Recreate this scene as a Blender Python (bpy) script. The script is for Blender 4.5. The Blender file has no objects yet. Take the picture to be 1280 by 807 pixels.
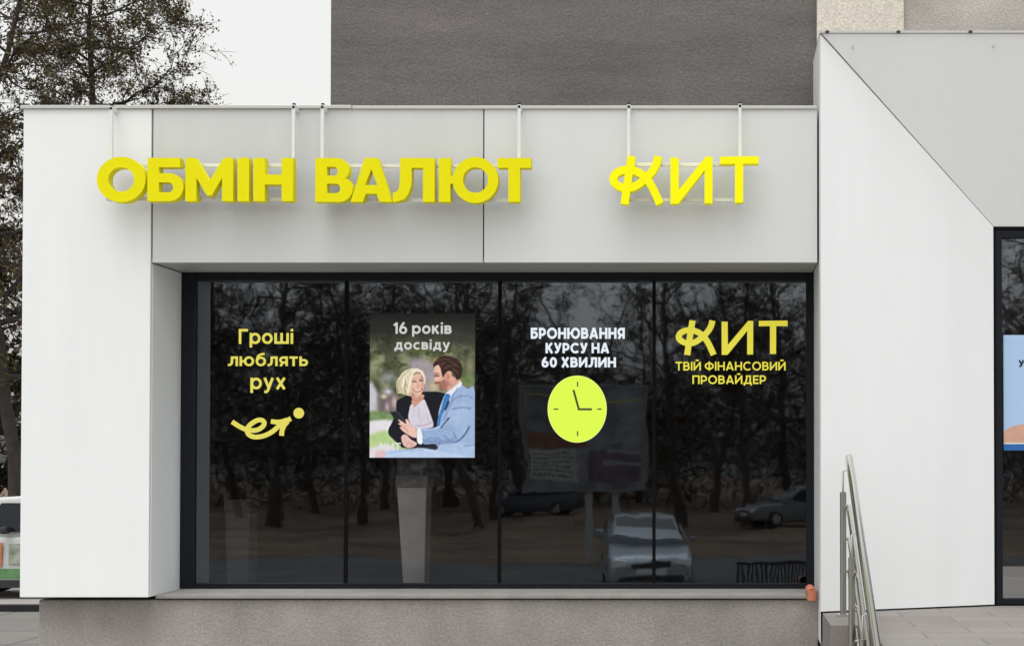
import bpy, bmesh, math, random
import numpy as np
from mathutils import Vector, Matrix
R = math.radians
random.seed(7)
sc = bpy.context.scene
col = sc.collection

# ------------------------------------------------------------------ camera
W0, H0 = 1280.0, 807.0
F = 1900.0            # focal length in photo pixels
D = 10.27             # camera to fascia plane
ZE = 2.65             # eye height over the street
TILT = R(1.0)
VPX, VPY = 900.0, 570.0
CX, CY = VPX, VPY - F*math.tan(TILT)
cd = bpy.data.cameras.new('camera'); cam = bpy.data.objects.new('camera', cd); col.objects.link(cam)
cam.location = (0, -D, ZE); cam.rotation_euler = (R(90)+TILT, 0, 0)
cd.sensor_width = 36; cd.lens = F/W0*36
cd.shift_x = -(CX-W0/2)/W0; cd.shift_y = (CY-H0/2)/W0
cd.clip_end = 2000; cd.clip_start = .1
sc.camera = cam
sc.render.resolution_x, sc.render.resolution_y = 1024, 645

def P(px, py, y):
    """point on the vertical plane at depth y that lies under photo pixel (px, py)"""
    u = (px-CX)/F; v = (CY-py)/F
    d = Vector((u, math.cos(TILT)-v*math.sin(TILT), math.sin(TILT)+v*math.cos(TILT)))
    return Vector((0, -D, ZE)) + d*((y+D)/d.y)
def PX(px, py, y): return P(px, py, y).x
def PZ(py, y, px=640): return P(px, py, y).z

# ------------------------------------------------------------------ sky, sun, exposure
SUN_EL, SUN_AZ = 72, 195          # soft overcast sun from behind the camera
w = bpy.data.worlds.new("World"); sc.world = w; w.use_nodes = True
nt = w.node_tree; bg = nt.nodes['Background']
sky = nt.nodes.new('ShaderNodeTexSky'); sky.sky_type = 'NISHITA'; sky.sun_disc = False
sky.sun_elevation = R(SUN_EL); sky.sun_rotation = R(SUN_AZ); sky.air_density = 3.0; sky.dust_density = 3.8; sky.ozone_density = 1.0
hs = nt.nodes.new('ShaderNodeHueSaturation'); hs.inputs['Saturation'].default_value = 0.06
nt.links.new(sky.outputs[0], hs.inputs['Color']); nt.links.new(hs.outputs[0], bg.inputs['Color'])
bg.inputs['Strength'].default_value = 0.15
sd = bpy.data.lights.new('sun', 'SUN'); sd.energy = .6; sd.angle = R(50); sd.color = (1, .99, .975)
so = bpy.data.objects.new('sun', sd); col.objects.link(so)
az = R(SUN_AZ); el = R(SUN_EL)
sdir = Vector((math.sin(az)*math.cos(el), math.cos(az)*math.cos(el), math.sin(el)))
so.rotation_euler = sdir.to_track_quat('Z', 'Y').to_euler(); so.location = (0, -30, 40)
sc.view_settings.view_transform = 'Standard'; sc.view_settings.look = 'None'
sc.view_settings.exposure = 0.5; sc.view_settings.gamma = 1.0; sc.view_settings.use_curve_mapping = False
sc.render.engine = 'CYCLES'
try:
    sc.cycles.use_denoising = True; sc.cycles.use_adaptive_sampling = False
    sc.cycles.max_bounces = 8; sc.cycles.transparent_max_bounces = 24
except Exception: pass

# ------------------------------------------------------------------ materials
def s2l(c):
    c = c/255.0
    return c/12.92 if c <= .04045 else ((c+.055)/1.055)**2.4
def rgb(r, g, b): return (s2l(r), s2l(g), s2l(b), 1)
def mat(name, c, rough=.6, var=0.0, vscale=3.0, grain=0.0, gscale=90.0, bump=0.0, bscale=120.0, metal=0.0, spec=.5,
        stretch=(1, 1, 1), emit=None, estr=1.0):
    m = bpy.data.materials.new(name); m.use_nodes = True
    n = m.node_tree.nodes; l = m.node_tree.links; b = n['Principled BSDF']
    b.inputs['Base Color'].default_value = (*c[:3], 1); b.inputs['Roughness'].default_value = rough
    b.inputs['Metallic'].default_value = metal; b.inputs['Specular IOR Level'].default_value = spec
    if emit is not None:
        b.inputs['Emission Color'].default_value = (*emit[:3], 1); b.inputs['Emission Strength'].default_value = estr
    if var or grain or bump:
        geo = n.new('ShaderNodeNewGeometry')
        mp = n.new('ShaderNodeMapping'); mp.inputs['Scale'].default_value = stretch
        l.new(geo.outputs['Position'], mp.inputs['Vector'])
        last = None
        mixv = n.new('ShaderNodeRGB'); mixv.outputs[0].default_value = (*c[:3], 1); last = mixv.outputs[0]
        for amt, scl, det in ((var, vscale, 6), (grain, gscale, 3)):
            if not amt: continue
            no = n.new('ShaderNodeTexNoise'); no.inputs['Scale'].default_value = scl; no.inputs['Detail'].default_value = det
            no.inputs['Roughness'].default_value = .6
            l.new(mp.outputs[0], no.inputs['Vector'])
            mr = n.new('ShaderNodeMapRange'); mr.inputs['From Min'].default_value = .25; mr.inputs['From Max'].default_value = .75
            mr.inputs['To Min'].default_value = 1-amt; mr.inputs['To Max'].default_value = 1+amt
            l.new(no.outputs['Fac'], mr.inputs['Value'])
            mu = n.new('ShaderNodeVectorMath'); mu.operation = 'SCALE'
            l.new(last, mu.inputs[0]); l.new(mr.outputs[0], mu.inputs['Scale']); last = mu.outputs[0]
        l.new(last, b.inputs['Base Color'])
        if bump:
            nb = n.new('ShaderNodeTexNoise'); nb.inputs['Scale'].default_value = bscale; nb.inputs['Detail'].default_value = 4
            l.new(mp.outputs[0], nb.inputs['Vector'])
            bp = n.new('ShaderNodeBump'); bp.inputs['Strength'].default_value = 1.0; bp.inputs['Distance'].default_value = bump
            l.new(nb.outputs['Fac'], bp.inputs['Height']); l.new(bp.outputs[0], b.inputs['Normal'])
    return m
def emis(name, c, strength=1.0):
    return mat(name, (.02, .02, .02), .5, emit=c, estr=strength/2**.5)      # a display at its own level whatever the exposure

M = {}
M['pillar'] = mat('white_composite_panel', (.785, .80, .805), .34, var=.028, vscale=1.0, stretch=(3.5, 3.5, .4), spec=.4)
M['fascia'] = mat('pale_grey_panel', (.58, .59, .595), .40, var=.04, vscale=1.0, stretch=(3, 3, .5), spec=.4)
M['fascia_light'] = mat('light_grey_panel', (.635, .645, .65), .40, var=.035, vscale=1.0, stretch=(3, 3, .5), spec=.4)
M['portal'] = mat('white_portal_panel', (.825, .84, .845), .36, var=.028, vscale=1.0, stretch=(3.5, 3.5, .4), spec=.4)
M['portal_head'] = mat('grey_portal_panel', (.86, .87, .88), .38, var=.02, vscale=.9, spec=.4)
M['soffit'] = mat('soffit_panel', (.36, .36, .35), .4)
M['seam'] = mat('dark_joint', (.03, .03, .03), .8)
M['flash'] = mat('roof_flashing', (.52, .52, .50), .4, metal=.25)
M['frame'] = mat('anthracite_aluminium', (.010, .012, .017), .45, spec=.15)
M['mullion'] = mat('black_glazing_joint', (.005, .005, .006), .7, spec=.08)
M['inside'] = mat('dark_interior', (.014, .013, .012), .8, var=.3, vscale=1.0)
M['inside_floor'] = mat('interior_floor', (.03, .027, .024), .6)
M['sill'] = mat('concrete_sill', (.27, .26, .245), .85, var=.15, vscale=6, grain=.12, gscale=120, bump=.002, bscale=200)
M['white_metal'] = mat('white_painted_steel', (.72, .73, .73), .5, spec=.2)
M['black'] = mat('black_opening', (.006, .006, .006), .8)
M['yellow'] = mat('yellow_acrylic', (.78, .72, .002), .5, spec=.12)
M['yellow_bright'] = mat('bright_yellow_acrylic', (.93, .88, .002), .5, spec=.12, emit=(.9, .85, .0), estr=.03)
M['vinyl'] = mat('glowing_yellow_vinyl', (.62, .56, .05), .5, emit=(.50, .45, .03), estr=.55)  # glow added to plain vinyl film that gives off no light
M['steel'] = mat('brushed_steel', (.66, .65, .62), .2, metal=1.0)
M['steel_dark'] = mat('dull_steel', (.36, .35, .32), .34, metal=1.0)
M['pipe'] = mat('terracotta_pipe', (.50, .17, .09), .55, var=.15, vscale=30)
M['bark'] = mat('dark_bark', (.038, .030, .027), .95, var=.4, vscale=6)
M['bark_far'] = mat('grey_bark', (.085, .072, .062), .95, var=.4, vscale=4)
M['concrete'] = mat('pale_concrete', (.52, .50, .47), .9, var=.12, vscale=5, grain=.1, gscale=60)
M['kerb'] = mat('shaded_kerb', (.012, .012, .012), .9)  # near-black: the shadow on the kerb face is put into its colour
M['kerb_top'] = mat('pale_kerb_slab', (.28, .265, .245), .9, var=.15, vscale=3)
M['tyre'] = mat('rubber', (.015, .015, .015), .8)
M['rim'] = mat('alloy', (.45, .45, .46), .35, metal=.8)
M['car_glass'] = mat('car_glass', (.012, .015, .02), .10, spec=.22)
M['headlight'] = mat('lamp_glass', (.82, .84, .86), .12)
M['black_plastic'] = mat('black_plastic', (.02, .02, .022), .5)
M['chrome'] = mat('chrome', (.7, .7, .7), .15, metal=1)

def leaf_mat(name, cols):
    m = bpy.data.materials.new(name); m.use_nodes = True
    n = m.node_tree.nodes; l = m.node_tree.links; b = n['Principled BSDF']; b.inputs['Roughness'].default_value = .75
    b.inputs['Specular IOR Level'].default_value = .2
    geo = n.new('ShaderNodeNewGeometry'); ra = n.new('ShaderNodeValToRGB')
    l.new(geo.outputs['Random Per Island'], ra.inputs['Fac'])
    while len(ra.color_ramp.elements) < len(cols): ra.color_ramp.elements.new(.5)
    for i, c in enumerate(cols):
        ra.color_ramp.elements[i].position = i/(len(cols)-1); ra.color_ramp.elements[i].color = (*c, 1)
    l.new(ra.outputs[0], b.inputs['Base Color'])
    return m
M['leaf'] = leaf_mat('autumn_leaves', [(.06, .035, .022), (.11, .068, .036), (.075, .08, .022), (.13, .125, .035), (.055, .032, .022), (.09, .06, .04)])
M['needle'] = leaf_mat('dark_needles', [(.022, .03, .012), (.04, .045, .018), (.03, .024, .014)])
M['wood_mass'] = leaf_mat('woodland_twigs', [(.02, .015, .012), (.05, .036, .026), (.035, .03, .018), (.085, .062, .042), (.12, .09, .06)])

def stucco(name, c, streak):
    m = mat(name, c, .92, var=.10, vscale=1.3, grain=.24, gscale=60, bump=.007, bscale=70)
    n = m.node_tree.nodes; l = m.node_tree.links; b = n['Principled BSDF']
    src = b.inputs['Base Color'].links[0].from_socket
    geo = n.new('ShaderNodeNewGeometry'); mp = n.new('ShaderNodeMapping'); mp.inputs['Scale'].default_value = streak
    l.new(geo.outputs['Position'], mp.inputs['Vector'])
    no = n.new('ShaderNodeTexNoise'); no.inputs['Scale'].default_value = 1.0; no.inputs['Detail'].default_value = 7; no.inputs['Roughness'].default_value = .62
    l.new(mp.outputs[0], no.inputs['Vector'])
    mr = n.new('ShaderNodeMapRange'); mr.inputs['From Min'].default_value = .3; mr.inputs['From Max'].default_value = .72
    mr.inputs['To Min'].default_value = .78; mr.inputs['To Max'].default_value = 1.14
    l.new(no.outputs['Fac'], mr.inputs['Value'])
    mu = n.new('ShaderNodeVectorMath'); mu.operation = 'SCALE'
    l.new(src, mu.inputs[0]); l.new(mr.outputs[0], mu.inputs['Scale']); l.new(mu.outputs[0], b.inputs['Base Color'])
    return m
M['dark_stucco'] = stucco('dark_stucco', (.156, .142, .134), (.9, .9, 5.0))
M['plinth'] = stucco('plinth_render', (.295, .272, .256), (2.4, 2.4, 1.6))
M['cream'] = stucco('cream_render', (.66, .61, .53), (1.0, 1.0, 1.0))
M['grey_render'] = stucco('grey_render', (.44, .41, .375), (1.2, 1.2, 2.5))

def tiles(name, c, bw, bh, mortar=.006, dark=.55, off=.5):
    m = mat(name, c, .85, var=.10, vscale=1.7, grain=.10, gscale=70, bump=.0015, bscale=120)
    n = m.node_tree.nodes; l = m.node_tree.links; b = n['Principled BSDF']
    src = b.inputs['Base Color'].links[0].from_socket
    geo = n.new('ShaderNodeNewGeometry'); br = n.new('ShaderNodeTexBrick')
    l.new(geo.outputs['Position'], br.inputs['Vector'])
    br.inputs['Scale'].default_value = 1; br.inputs['Brick Width'].default_value = bw; br.inputs['Row Height'].default_value = bh
    br.inputs['Mortar Size'].default_value = mortar; br.inputs['Mortar Smooth'].default_value = .3; br.offset = off
    br.inputs['Color1'].default_value = (1, 1, 1, 1); br.inputs['Color2'].default_value = (.86, .86, .86, 1)
    br.inputs['Mortar'].default_value = (dark, dark, dark, 1)
    mu = n.new('ShaderNodeVectorMath'); mu.operation = 'MULTIPLY'
    l.new(src, mu.inputs[0]); l.new(br.outputs['Color'], mu.inputs[1]); l.new(mu.outputs[0], b.inputs['Base Color'])
    return m
M['terrace'] = tiles('granite_tiles', (.245, .225, .208), .6, .3)
M['paving'] = tiles('street_paving', (.17, .162, .15), 2.0, 1.6, .03, .45, 0)
M['bounce_forecourt'] = tiles('bounce_slabs', (.42, .405, .38), 1.0, .5, .012, .5)  # kept pale so it throws more light upwards
M['asphalt'] = mat('asphalt', (.085, .084, .083), .9, var=.45, vscale=.35, grain=.25, gscale=40, bump=.003, bscale=60)
M['litter'] = mat('leaf_litter', (.115, .078, .05), .95, var=.8, vscale=.35, grain=.5, gscale=5, bump=.02, bscale=8)

def glass_mat(name, refl, tint, wave):
    m = bpy.data.materials.new(name); m.use_nodes = True
    n = m.node_tree.nodes; l = m.node_tree.links; n.clear()
    out = n.new('ShaderNodeOutputMaterial'); mix = n.new('ShaderNodeMixShader')
    tr = n.new('ShaderNodeBsdfTransparent'); tr.inputs[0].default_value = (*tint, 1)
    gl = n.new('ShaderNodeBsdfGlossy'); gl.inputs['Roughness'].default_value = .017; gl.inputs['Color'].default_value = (.84, .92, 1, 1)
    fr = n.new('ShaderNodeFresnel'); fr.inputs['IOR'].default_value = 1.5
    mr = n.new('ShaderNodeMapRange'); mr.inputs['From Min'].default_value = .04; mr.inputs['From Max'].default_value = 1
    mr.inputs['To Min'].default_value = refl; mr.inputs['To Max'].default_value = 1
    l.new(fr.outputs[0], mr.inputs['Value'])
    geo = n.new('ShaderNodeNewGeometry')
    last = None
    for scl, dist in ((1.3, wave*1.7), (3.2, wave*.26), (9.0, wave*.08)):
        no = n.new('ShaderNodeTexNoise'); no.inputs['Scale'].default_value = scl; no.inputs['Detail'].default_value = 1.0
        l.new(geo.outputs['Position'], no.inputs['Vector'])
        bp = n.new('ShaderNodeBump'); bp.inputs['Strength'].default_value = 1; bp.inputs['Distance'].default_value = dist
        l.new(no.outputs['Fac'], bp.inputs['Height'])
        if last: l.new(last, bp.inputs['Normal'])
        last = bp.outputs[0]
    l.new(last, gl.inputs['Normal'])
    l.new(mr.outputs[0], mix.inputs[0]); l.new(tr.outputs[0], mix.inputs[1]); l.new(gl.outputs[0], mix.inputs[2])
    l.new(mix.outputs[0], out.inputs['Surface'])
    return m
M['glass'] = glass_mat('tinted_shop_glass', .135, (.66, .66, .66), .0011)
M['door_glass'] = glass_mat('tinted_door_glass', .15, (.30, .30, .30), .0006)

# ------------------------------------------------------------------ mesh helpers
def origin_of(p):
    v = Vector((0, 0, 0))
    while p is not None: v += p.location; p = p.parent
    return v
class MB:
    def __init__(s): s.v = []; s.f = []; s.smooth = []
    def add(s, vs, fs, smooth=False):
        o = len(s.v); s.v += [tuple(q) for q in vs]; s.f += [tuple(i+o for i in f) for f in fs]; s.smooth += [smooth]*len(fs); return s
    def box(s, x0, x1, y0, y1, z0, z1):
        return s.add([(x0,y0,z0),(x1,y0,z0),(x1,y1,z0),(x0,y1,z0),(x0,y0,z1),(x1,y0,z1),(x1,y1,z1),(x0,y1,z1)],
                     [(0,3,2,1),(4,5,6,7),(0,1,5,4),(1,2,6,5),(2,3,7,6),(3,0,4,7)])
    def hexa(s, a, b):
        """two quads a (front) and b (back), same order"""
        return s.add(list(a)+list(b), [(0,1,2,3),(7,6,5,4),(0,4,5,1),(1,5,6,2),(2,6,7,3),(3,7,4,0)])
    def tube(s, pts, radii, n=8, caps=True):
        pts = [Vector(p) for p in pts]
        if not isinstance(radii, (list, tuple)): radii = [radii]*len(pts)
        vs = []; ref = None
        for i, p in enumerate(pts):
            t = (pts[min(i+1, len(pts)-1)]-pts[max(i-1, 0)])
            t = t.normalized() if t.length > 1e-9 else Vector((0, 0, 1))
            if ref is None: ref = Vector((1, 0, 0)) if abs(t.x) < .9 else Vector((0, 1, 0))
            u = (ref - t*ref.dot(t)).normalized(); ref = u; v = t.cross(u)
            for k in range(n):
                a = 2*math.pi*k/n; vs.append(p+(u*math.cos(a)+v*math.sin(a))*radii[i])
        fs = [(i*n+k, i*n+(k+1) % n, (i+1)*n+(k+1) % n, (i+1)*n+k) for i in range(len(pts)-1) for k in range(n)]
        s.add(vs, fs, True)
        if caps:
            m = len(pts)-1
            s.add(vs[:n], [tuple(range(n-1, -1, -1))]); s.add(vs[m*n:], [tuple(range(n))])
        return s
    def prism(s, poly, x0, x1):
        """side profile (y,z) extruded along x"""
        n = len(poly)
        vs = [(x0, a, b) for a, b in poly]+[(x1, a, b) for a, b in poly]
        return s.add(vs, [tuple(range(n-1, -1, -1)), tuple(range(n, 2*n))]+[(i, (i+1) % n, n+(i+1) % n, n+i) for i in range(n)])
    def build(s, name, m, parent=None, loc=None, bevel=0, segs=2):
        o0 = origin_of(parent) if parent is not None else Vector(loc or (0, 0, 0))
        me = bpy.data.meshes.new(name)
        me.from_pydata([(a-o0.x, b-o0.y, c-o0.z) for a, b, c in s.v], [], s.f); me.update()
        me.polygons.foreach_set('use_smooth', s.smooth)
        me.materials.append(M[m] if isinstance(m, str) else m)
        bm = bmesh.new(); bm.from_mesh(me); bmesh.ops.recalc_face_normals(bm, faces=bm.faces); bm.to_mesh(me); bm.free()
        ob = bpy.data.objects.new(name, me); col.objects.link(ob)
        if parent is not None: ob.parent = parent
        else: ob.location = o0
        if bevel:
            bv = ob.modifiers.new('bevel', 'BEVEL'); bv.width = bevel; bv.segments = segs; bv.limit_method = 'ANGLE'
        return ob
def thing(name, label, cat, loc=(0, 0, 0), group=None):
    o = bpy.data.objects.new(name, None); col.objects.link(o); o.location = loc; o.empty_display_size = .2
    return tag(o, label, cat, group)
def tag(o, label, cat, group=None):
    o['label'] = label; o['category'] = cat
    if group: o['group'] = group
    return o
def struct(o, kind='structure', label=None, cat=None):
    o['kind'] = kind
    if label: o['label'] = label
    if cat: o['category'] = cat
    return o
def copy_tree(o, parent=None):
    c = o.copy(); col.objects.link(c)
    if parent: c.parent = parent
    for ch in list(o.children): copy_tree(ch, c)
    return c

# flat shapes (letters, emblems): loops in a 2D frame, extruded along y
def extrude_loops(mb, loops, fx, fz, y0, y1):
    """loops: outer loop then holes, in unit coordinates; fx, fz map them to world x and z"""
    cu = bpy.data.curves.new('tmp', 'CURVE'); cu.dimensions = '2D'; cu.fill_mode = 'BOTH'
    for lp in loops:
        sp = cu.splines.new('POLY'); sp.points.add(len(lp)-1); sp.use_cyclic_u = True
        for q, (a, b) in zip(sp.points, lp): q.co = (fx(a), fz(b), 0, 1)
    cu.extrude = abs(y1-y0)/2
    _curve_into(mb, cu, (y0+y1)/2)
def _curve_into(mb, cu, ymid, mapx=None, mapz=None):
    o = bpy.data.objects.new('tmp', cu); col.objects.link(o); bpy.context.view_layer.update()
    dg = bpy.context.evaluated_depsgraph_get(); me = bpy.data.meshes.new_from_object(o.evaluated_get(dg))
    vs = [v.co.copy() for v in me.vertices]; fs = [tuple(p.vertices) for p in me.polygons]
    if mapx: vs = [Vector((mapx(v.x), mapz(v.y), v.z)) for v in vs]
    mb.add([(v.x, ymid-v.z, v.y) for v in vs], fs)
    bpy.data.objects.remove(o); bpy.data.curves.remove(cu); bpy.data.meshes.remove(me)
def smooth_path(pts, n=8):
    out = []
    q = [pts[0]]+list(pts)+[pts[-1]]
    for i in range(1, len(q)-2):
        p0, p1, p2, p3 = [np.array(q[i+k], float) for k in (-1, 0, 1, 2)]
        for k in range(n):
            t = k/n
            out.append(.5*((2*p1)+(-p0+p2)*t+(2*p0-5*p1+4*p2-p3)*t*t+(-p0+3*p1-3*p2+p3)*t**3))
    out.append(np.array(pts[-1], float))
    return out
def ribbon(mb, pts, width, fp, y0, y1, smooth=True):
    """a stroke of constant width along 2D points; fp maps a point to (x, z)"""
    p = smooth_path(pts) if smooth else [np.array(a, float) for a in pts]
    L, Rr = [], []
    for i in range(len(p)):
        t = p[min(i+1, len(p)-1)]-p[max(i-1, 0)]; t = t/np.linalg.norm(t); nn = np.array([-t[1], t[0]])*width/2
        L.append(fp(*(p[i]+nn))); Rr.append(fp(*(p[i]-nn)))
    n = len(p); vs = []
    for yy in (y0, y1):
        vs += [(a, yy, b) for a, b in L]+[(a, yy, b) for a, b in Rr]
    fs = []
    for i in range(n-1):
        fs += [(i, i+1, n+i+1, n+i), (2*n+i, 3*n+i, 3*n+i+1, 2*n+i+1), (i, 2*n+i, 2*n+i+1, i+1), (n+i, n+i+1, 3*n+i+1, 3*n+i)]
    fs += [(0, n, 3*n, 2*n), (n-1, 3*n-1, 4*n-1, 2*n-1)]
    mb.add(vs, fs)
def arc(cx, cy, rx, ry, a0, a1, n=14):
    return [(cx+rx*math.cos(R(a0+(a1-a0)*i/n)), cy+ry*math.sin(R(a0+(a1-a0)*i/n))) for i in range(n+1)]
def ellipse(cx, cy, rx, ry, n=56): return arc(cx, cy, rx, ry, 0, 360, n)[:-1]

# a bold round sans drawn from strokes; cap height 1, x height .73
def stroke_glyph(ch, t):
    h = t/2; S = []
    V = lambda x, y0=0, y1=1: S.append([(x, y0), (x, y1)])
    Hb = lambda y, x0, x1: S.append([(x0, y), (x1, y)])
    def bowl(x0, xr, ya, yb):           # right-hand bowl between the heights ya < yb
        r_ = (yb-ya)/2; S.append([(x0, yb)]+arc(xr-r_, (ya+yb)/2, r_, r_, 90, -90)+[(x0, ya)])
    E = lambda cx, cy, rx, ry, a0=0, a1=360: S.append(arc(cx, cy, rx, ry, a0, a1, 40))
    X = .73
    if ch == ' ': return [], .30
    if ch in 'Г': W = .62; V(h); Hb(1-h, 0, W)
    elif ch == 'Б': W = .70; V(h); Hb(1-h, 0, W*.92); bowl(h, W-h, h, .61-h*.2)
    elif ch == 'В': W = .72; V(h); bowl(h, W-h-.05, .50, 1-h); bowl(h, W-h, h, .53)
    elif ch == 'Р': W = .70; V(h); bowl(h, W-h, .36, 1-h)
    elif ch == 'О': W = 1.0; E(W/2, .5, W/2-h, .515-h)
    elif ch == '0': W = .70; E(W/2, .5, W/2-h, .515-h)
    elif ch == 'С': W = .88; E(.5, .5, .5-h, .515-h, 45, 315)
    elif ch == 'Н': W = .80; V(h); V(W-h); Hb(.5, h, W-h)
    elif ch == 'П': W = .80; V(h); V(W-h); Hb(1-h, 0, W)
    elif ch in 'ИЙ':
        W = .82; V(h); V(W-h); S.append([(h*.9, .10), (W-h*.9, .90)])
        if ch == 'Й': S.append(arc(W/2, 1.27, .16, .13, 200, 340, 12))
    elif ch == 'К': W = .76; V(h); S.append([(h, .36), (W-h*1.1, 1)]); S.append([(W*.42, .56), (W-h*.9, 0)])
    elif ch == 'У': W = .76; S.append([(h*.9, 1), (W*.52, .30)]); S.append([(W-h*.9, 1), (W*.50, .22), (W*.38, .10), (W*.12, h)])
    elif ch == 'Х': W = .80; S.append([(h*1.1, 0), (W-h*1.1, 1)]); S.append([(h*1.1, 1), (W-h*1.1, 0)])
    elif ch == 'А': W = .88; S.append([(h*.95, 0), (W/2-.01, 1)]); S.append([(W-h*.95, 0), (W/2+.01, 1)]); Hb(.27, .2, W-.2)
    elif ch == 'Л': W = .84; V(W-h); Hb(1-h, .24, W); S.append([(.24+h, 1), (.24+h, .5), (.30, .25), (.22, .12), (.12, h), (0, h)])
    elif ch == 'Т': W = .74; V(W/2); Hb(1-h, 0, W)
    elif ch == 'І': W = t; V(h)
    elif ch == 'Е': W = .62; V(h); Hb(1-h, 0, W); Hb(h, 0, W); Hb(.5, h, W*.93)
    elif ch == 'Ю': W = 1.28; V(h); Hb(.5, h, .42); E(W-.46, .5, .46-h, .515-h)
    elif ch == 'Я': W = .72; V(W-h); S.append([(W-h, 1-h)]+arc(h+.27, 1-h-.275, .27, .275, 90, 270)+[(W-h, 1-h-.55)]); S.append([(W*.50, .40), (h, 0)])
    elif ch == 'Ф': W = 1.02; V(W/2, -.03, 1.03); E(W/2, .5, W/2-h, .36-h*.4)
    elif ch == 'Д': W = .92; V(W-.10-h, t*.5, 1); Hb(1-h, .26, W-.10); S.append([(.26+h, 1), (.26+h, .55), (.20, h)]); Hb(h, 0, W); V(h, -.18, t*.6); V(W-h, -.18, t*.6)
    elif ch == '1': W = .36; V(W-h); S.append([(W-h*.6, .93), (.03, .74)])
    elif ch == '6': W = .68; E(W/2, .325, W/2-h, .34-h); S.append([(h+.02, .36), (W*.22, .62), (W*.62, 1)])
    elif ch == 'о': W = .72; E(W/2, X/2, W/2-h, X/2+.01-h)
    elif ch == 'с': W = .64; E(.36, X/2, .36-h, X/2+.01-h, 48, 312)
    elif ch == 'р': W = .72; V(h, -.24, X); E(W/2+.01, X/2, W/2-h, X/2+.01-h)
    elif ch == 'ш': W = .98; V(h, 0, X); V(W/2, 0, X); V(W-h, 0, X); Hb(h, 0, W)
    elif ch == 'і': W = t*1.1; V(W/2, 0, X); S.append([(W/2, .84), (W/2, 1.0)])
    elif ch == 'л': W = .70; V(W-h, 0, X); Hb(X-h, .20, W); S.append([(.20+h, X), (.20+h, .34), (.24, .15), (.13, h), (0, h)])
    elif ch == 'ю': W = 1.02; V(h, 0, X); Hb(X/2, h, .36); E(W-.36, X/2, .36-h, X/2+.01-h)
    elif ch == 'б': W = .72; E(W/2, X/2-.01, W/2-h, X/2-h); S.append([(h, .36), (h+.01, .55), (.18, .78), (.36, .88), (.62, .94)])
    elif ch == 'я': W = .60; V(W-h, 0, X); r_ = .185; S.append([(W-h, X-h)]+arc(h+r_, X-h-r_, r_, r_, 90, 270)+[(W-h, X-h-2*r_)]); S.append([(W*.46, .28), (h, 0)])
    elif ch == 'т': W = .58; V(W/2, 0, X); Hb(X-h, 0, W)
    elif ch == 'ь': W = .60; V(h, 0, X); bowl(h, W-h, h, .45)
    elif ch == 'у': W = .66; S.append([(h*.9, X), (W*.52, .08)]); S.append([(W-h*.9, X), (W*.44, -.08), (W*.30, -.17), (.06, -.17)])
    elif ch == 'х': W = .66; S.append([(h*1.1, 0), (W-h*1.1, X)]); S.append([(h*1.1, X), (W-h*1.1, 0)])
    elif ch == 'к': W = .62; V(h, 0, X); S.append([(h, .27), (W-h*1.1, X)]); S.append([(W*.42, .42), (W-h*.9, 0)])
    elif ch == 'в': W = .60; V(h, 0, X); bowl(h, W-h-.03, .38, X-h); bowl(h, W-h, h, .39)
    elif ch == 'д': W = .76; V(W-.08-h, h, X); Hb(X-h, .2, W-.08); S.append([(.2+h, X), (.2+h, .40), (.16, h)]); Hb(h, 0, W); V(h, -.15, t*.6); V(W-h, -.15, t*.6)
    else: W = .5
    return S, W
def text_into(mb, body, px0, px1, py0, py1, y, thick=.003, t=.18, gap=.12):
    """a line of drawn letters whose ink fills the photo rectangle px0..px1, py0..py1 on the plane y"""
    pen = 0; strokes = []
    for ch in body:
        S, W = stroke_glyph(ch, t)
        strokes += [[(x+pen, z) for x, z in p] for p in S]; pen += W+(gap if S else 0)
    tmp = MB()
    for i, p in enumerate(strokes):
        ribbon(tmp, p, t, lambda u, v: (u, v), -i*.00006, thick-i*.00006, smooth=False)
    x0 = min(v[0] for v in tmp.v); x1 = max(v[0] for v in tmp.v); z0 = min(v[2] for v in tmp.v); z1 = max(v[2] for v in tmp.v)
    a = P(px0, py1, y); b = P(px1, py0, y); kx = (b.x-a.x)/(x1-x0); kz = (b.z-a.z)/(z1-z0)
    mb.add([(a.x+(v[0]-x0)*kx, y-thick+v[1], a.z+(v[2]-z0)*kz) for v in tmp.v], tmp.f)
    return mb
# ------------------------------------------------------------------ ground
WY = .61                                   # window plane
def sheet(name, m, x0, x1, y0, y1, z):
    return struct(MB().add([(x0,y0,z),(x1,y0,z),(x1,y1,z),(x0,y1,z)], [(0,1,2,3)]).build(name, m))
sheet('ground', 'asphalt', -400, 400, -400, 400, 0)
sheet('bounce_forecourt', 'bounce_forecourt', -30, 30, -17.5, 6.5, .004)  # unseen pale paving added to bounce light up onto facade and portal
rnd_ = random.Random(8)
edge = [(-90+i*1.5, -28.0-1.6*math.sin(i*.31)-1.1*math.sin(i*.83+1)-rnd_.random()*.9, .006) for i in range(121)]
struct(MB().add(edge+[(90, -160, .006), (-90, -160, .006)], [tuple(range(len(edge)+2))]).build('leafy_ground', 'litter'))
KY = 15.7
sheet('pavement', 'paving', -30, 8, 7.0, KY, .004)
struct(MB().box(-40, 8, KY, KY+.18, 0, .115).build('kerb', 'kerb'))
struct(MB().box(-40, 8, KY+.18, KY+9, 0, .118).build('side_road', 'kerb_top'))
sheet('north_lawn', 'litter', -90, 60, KY+9.2, 200, .006)

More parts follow.
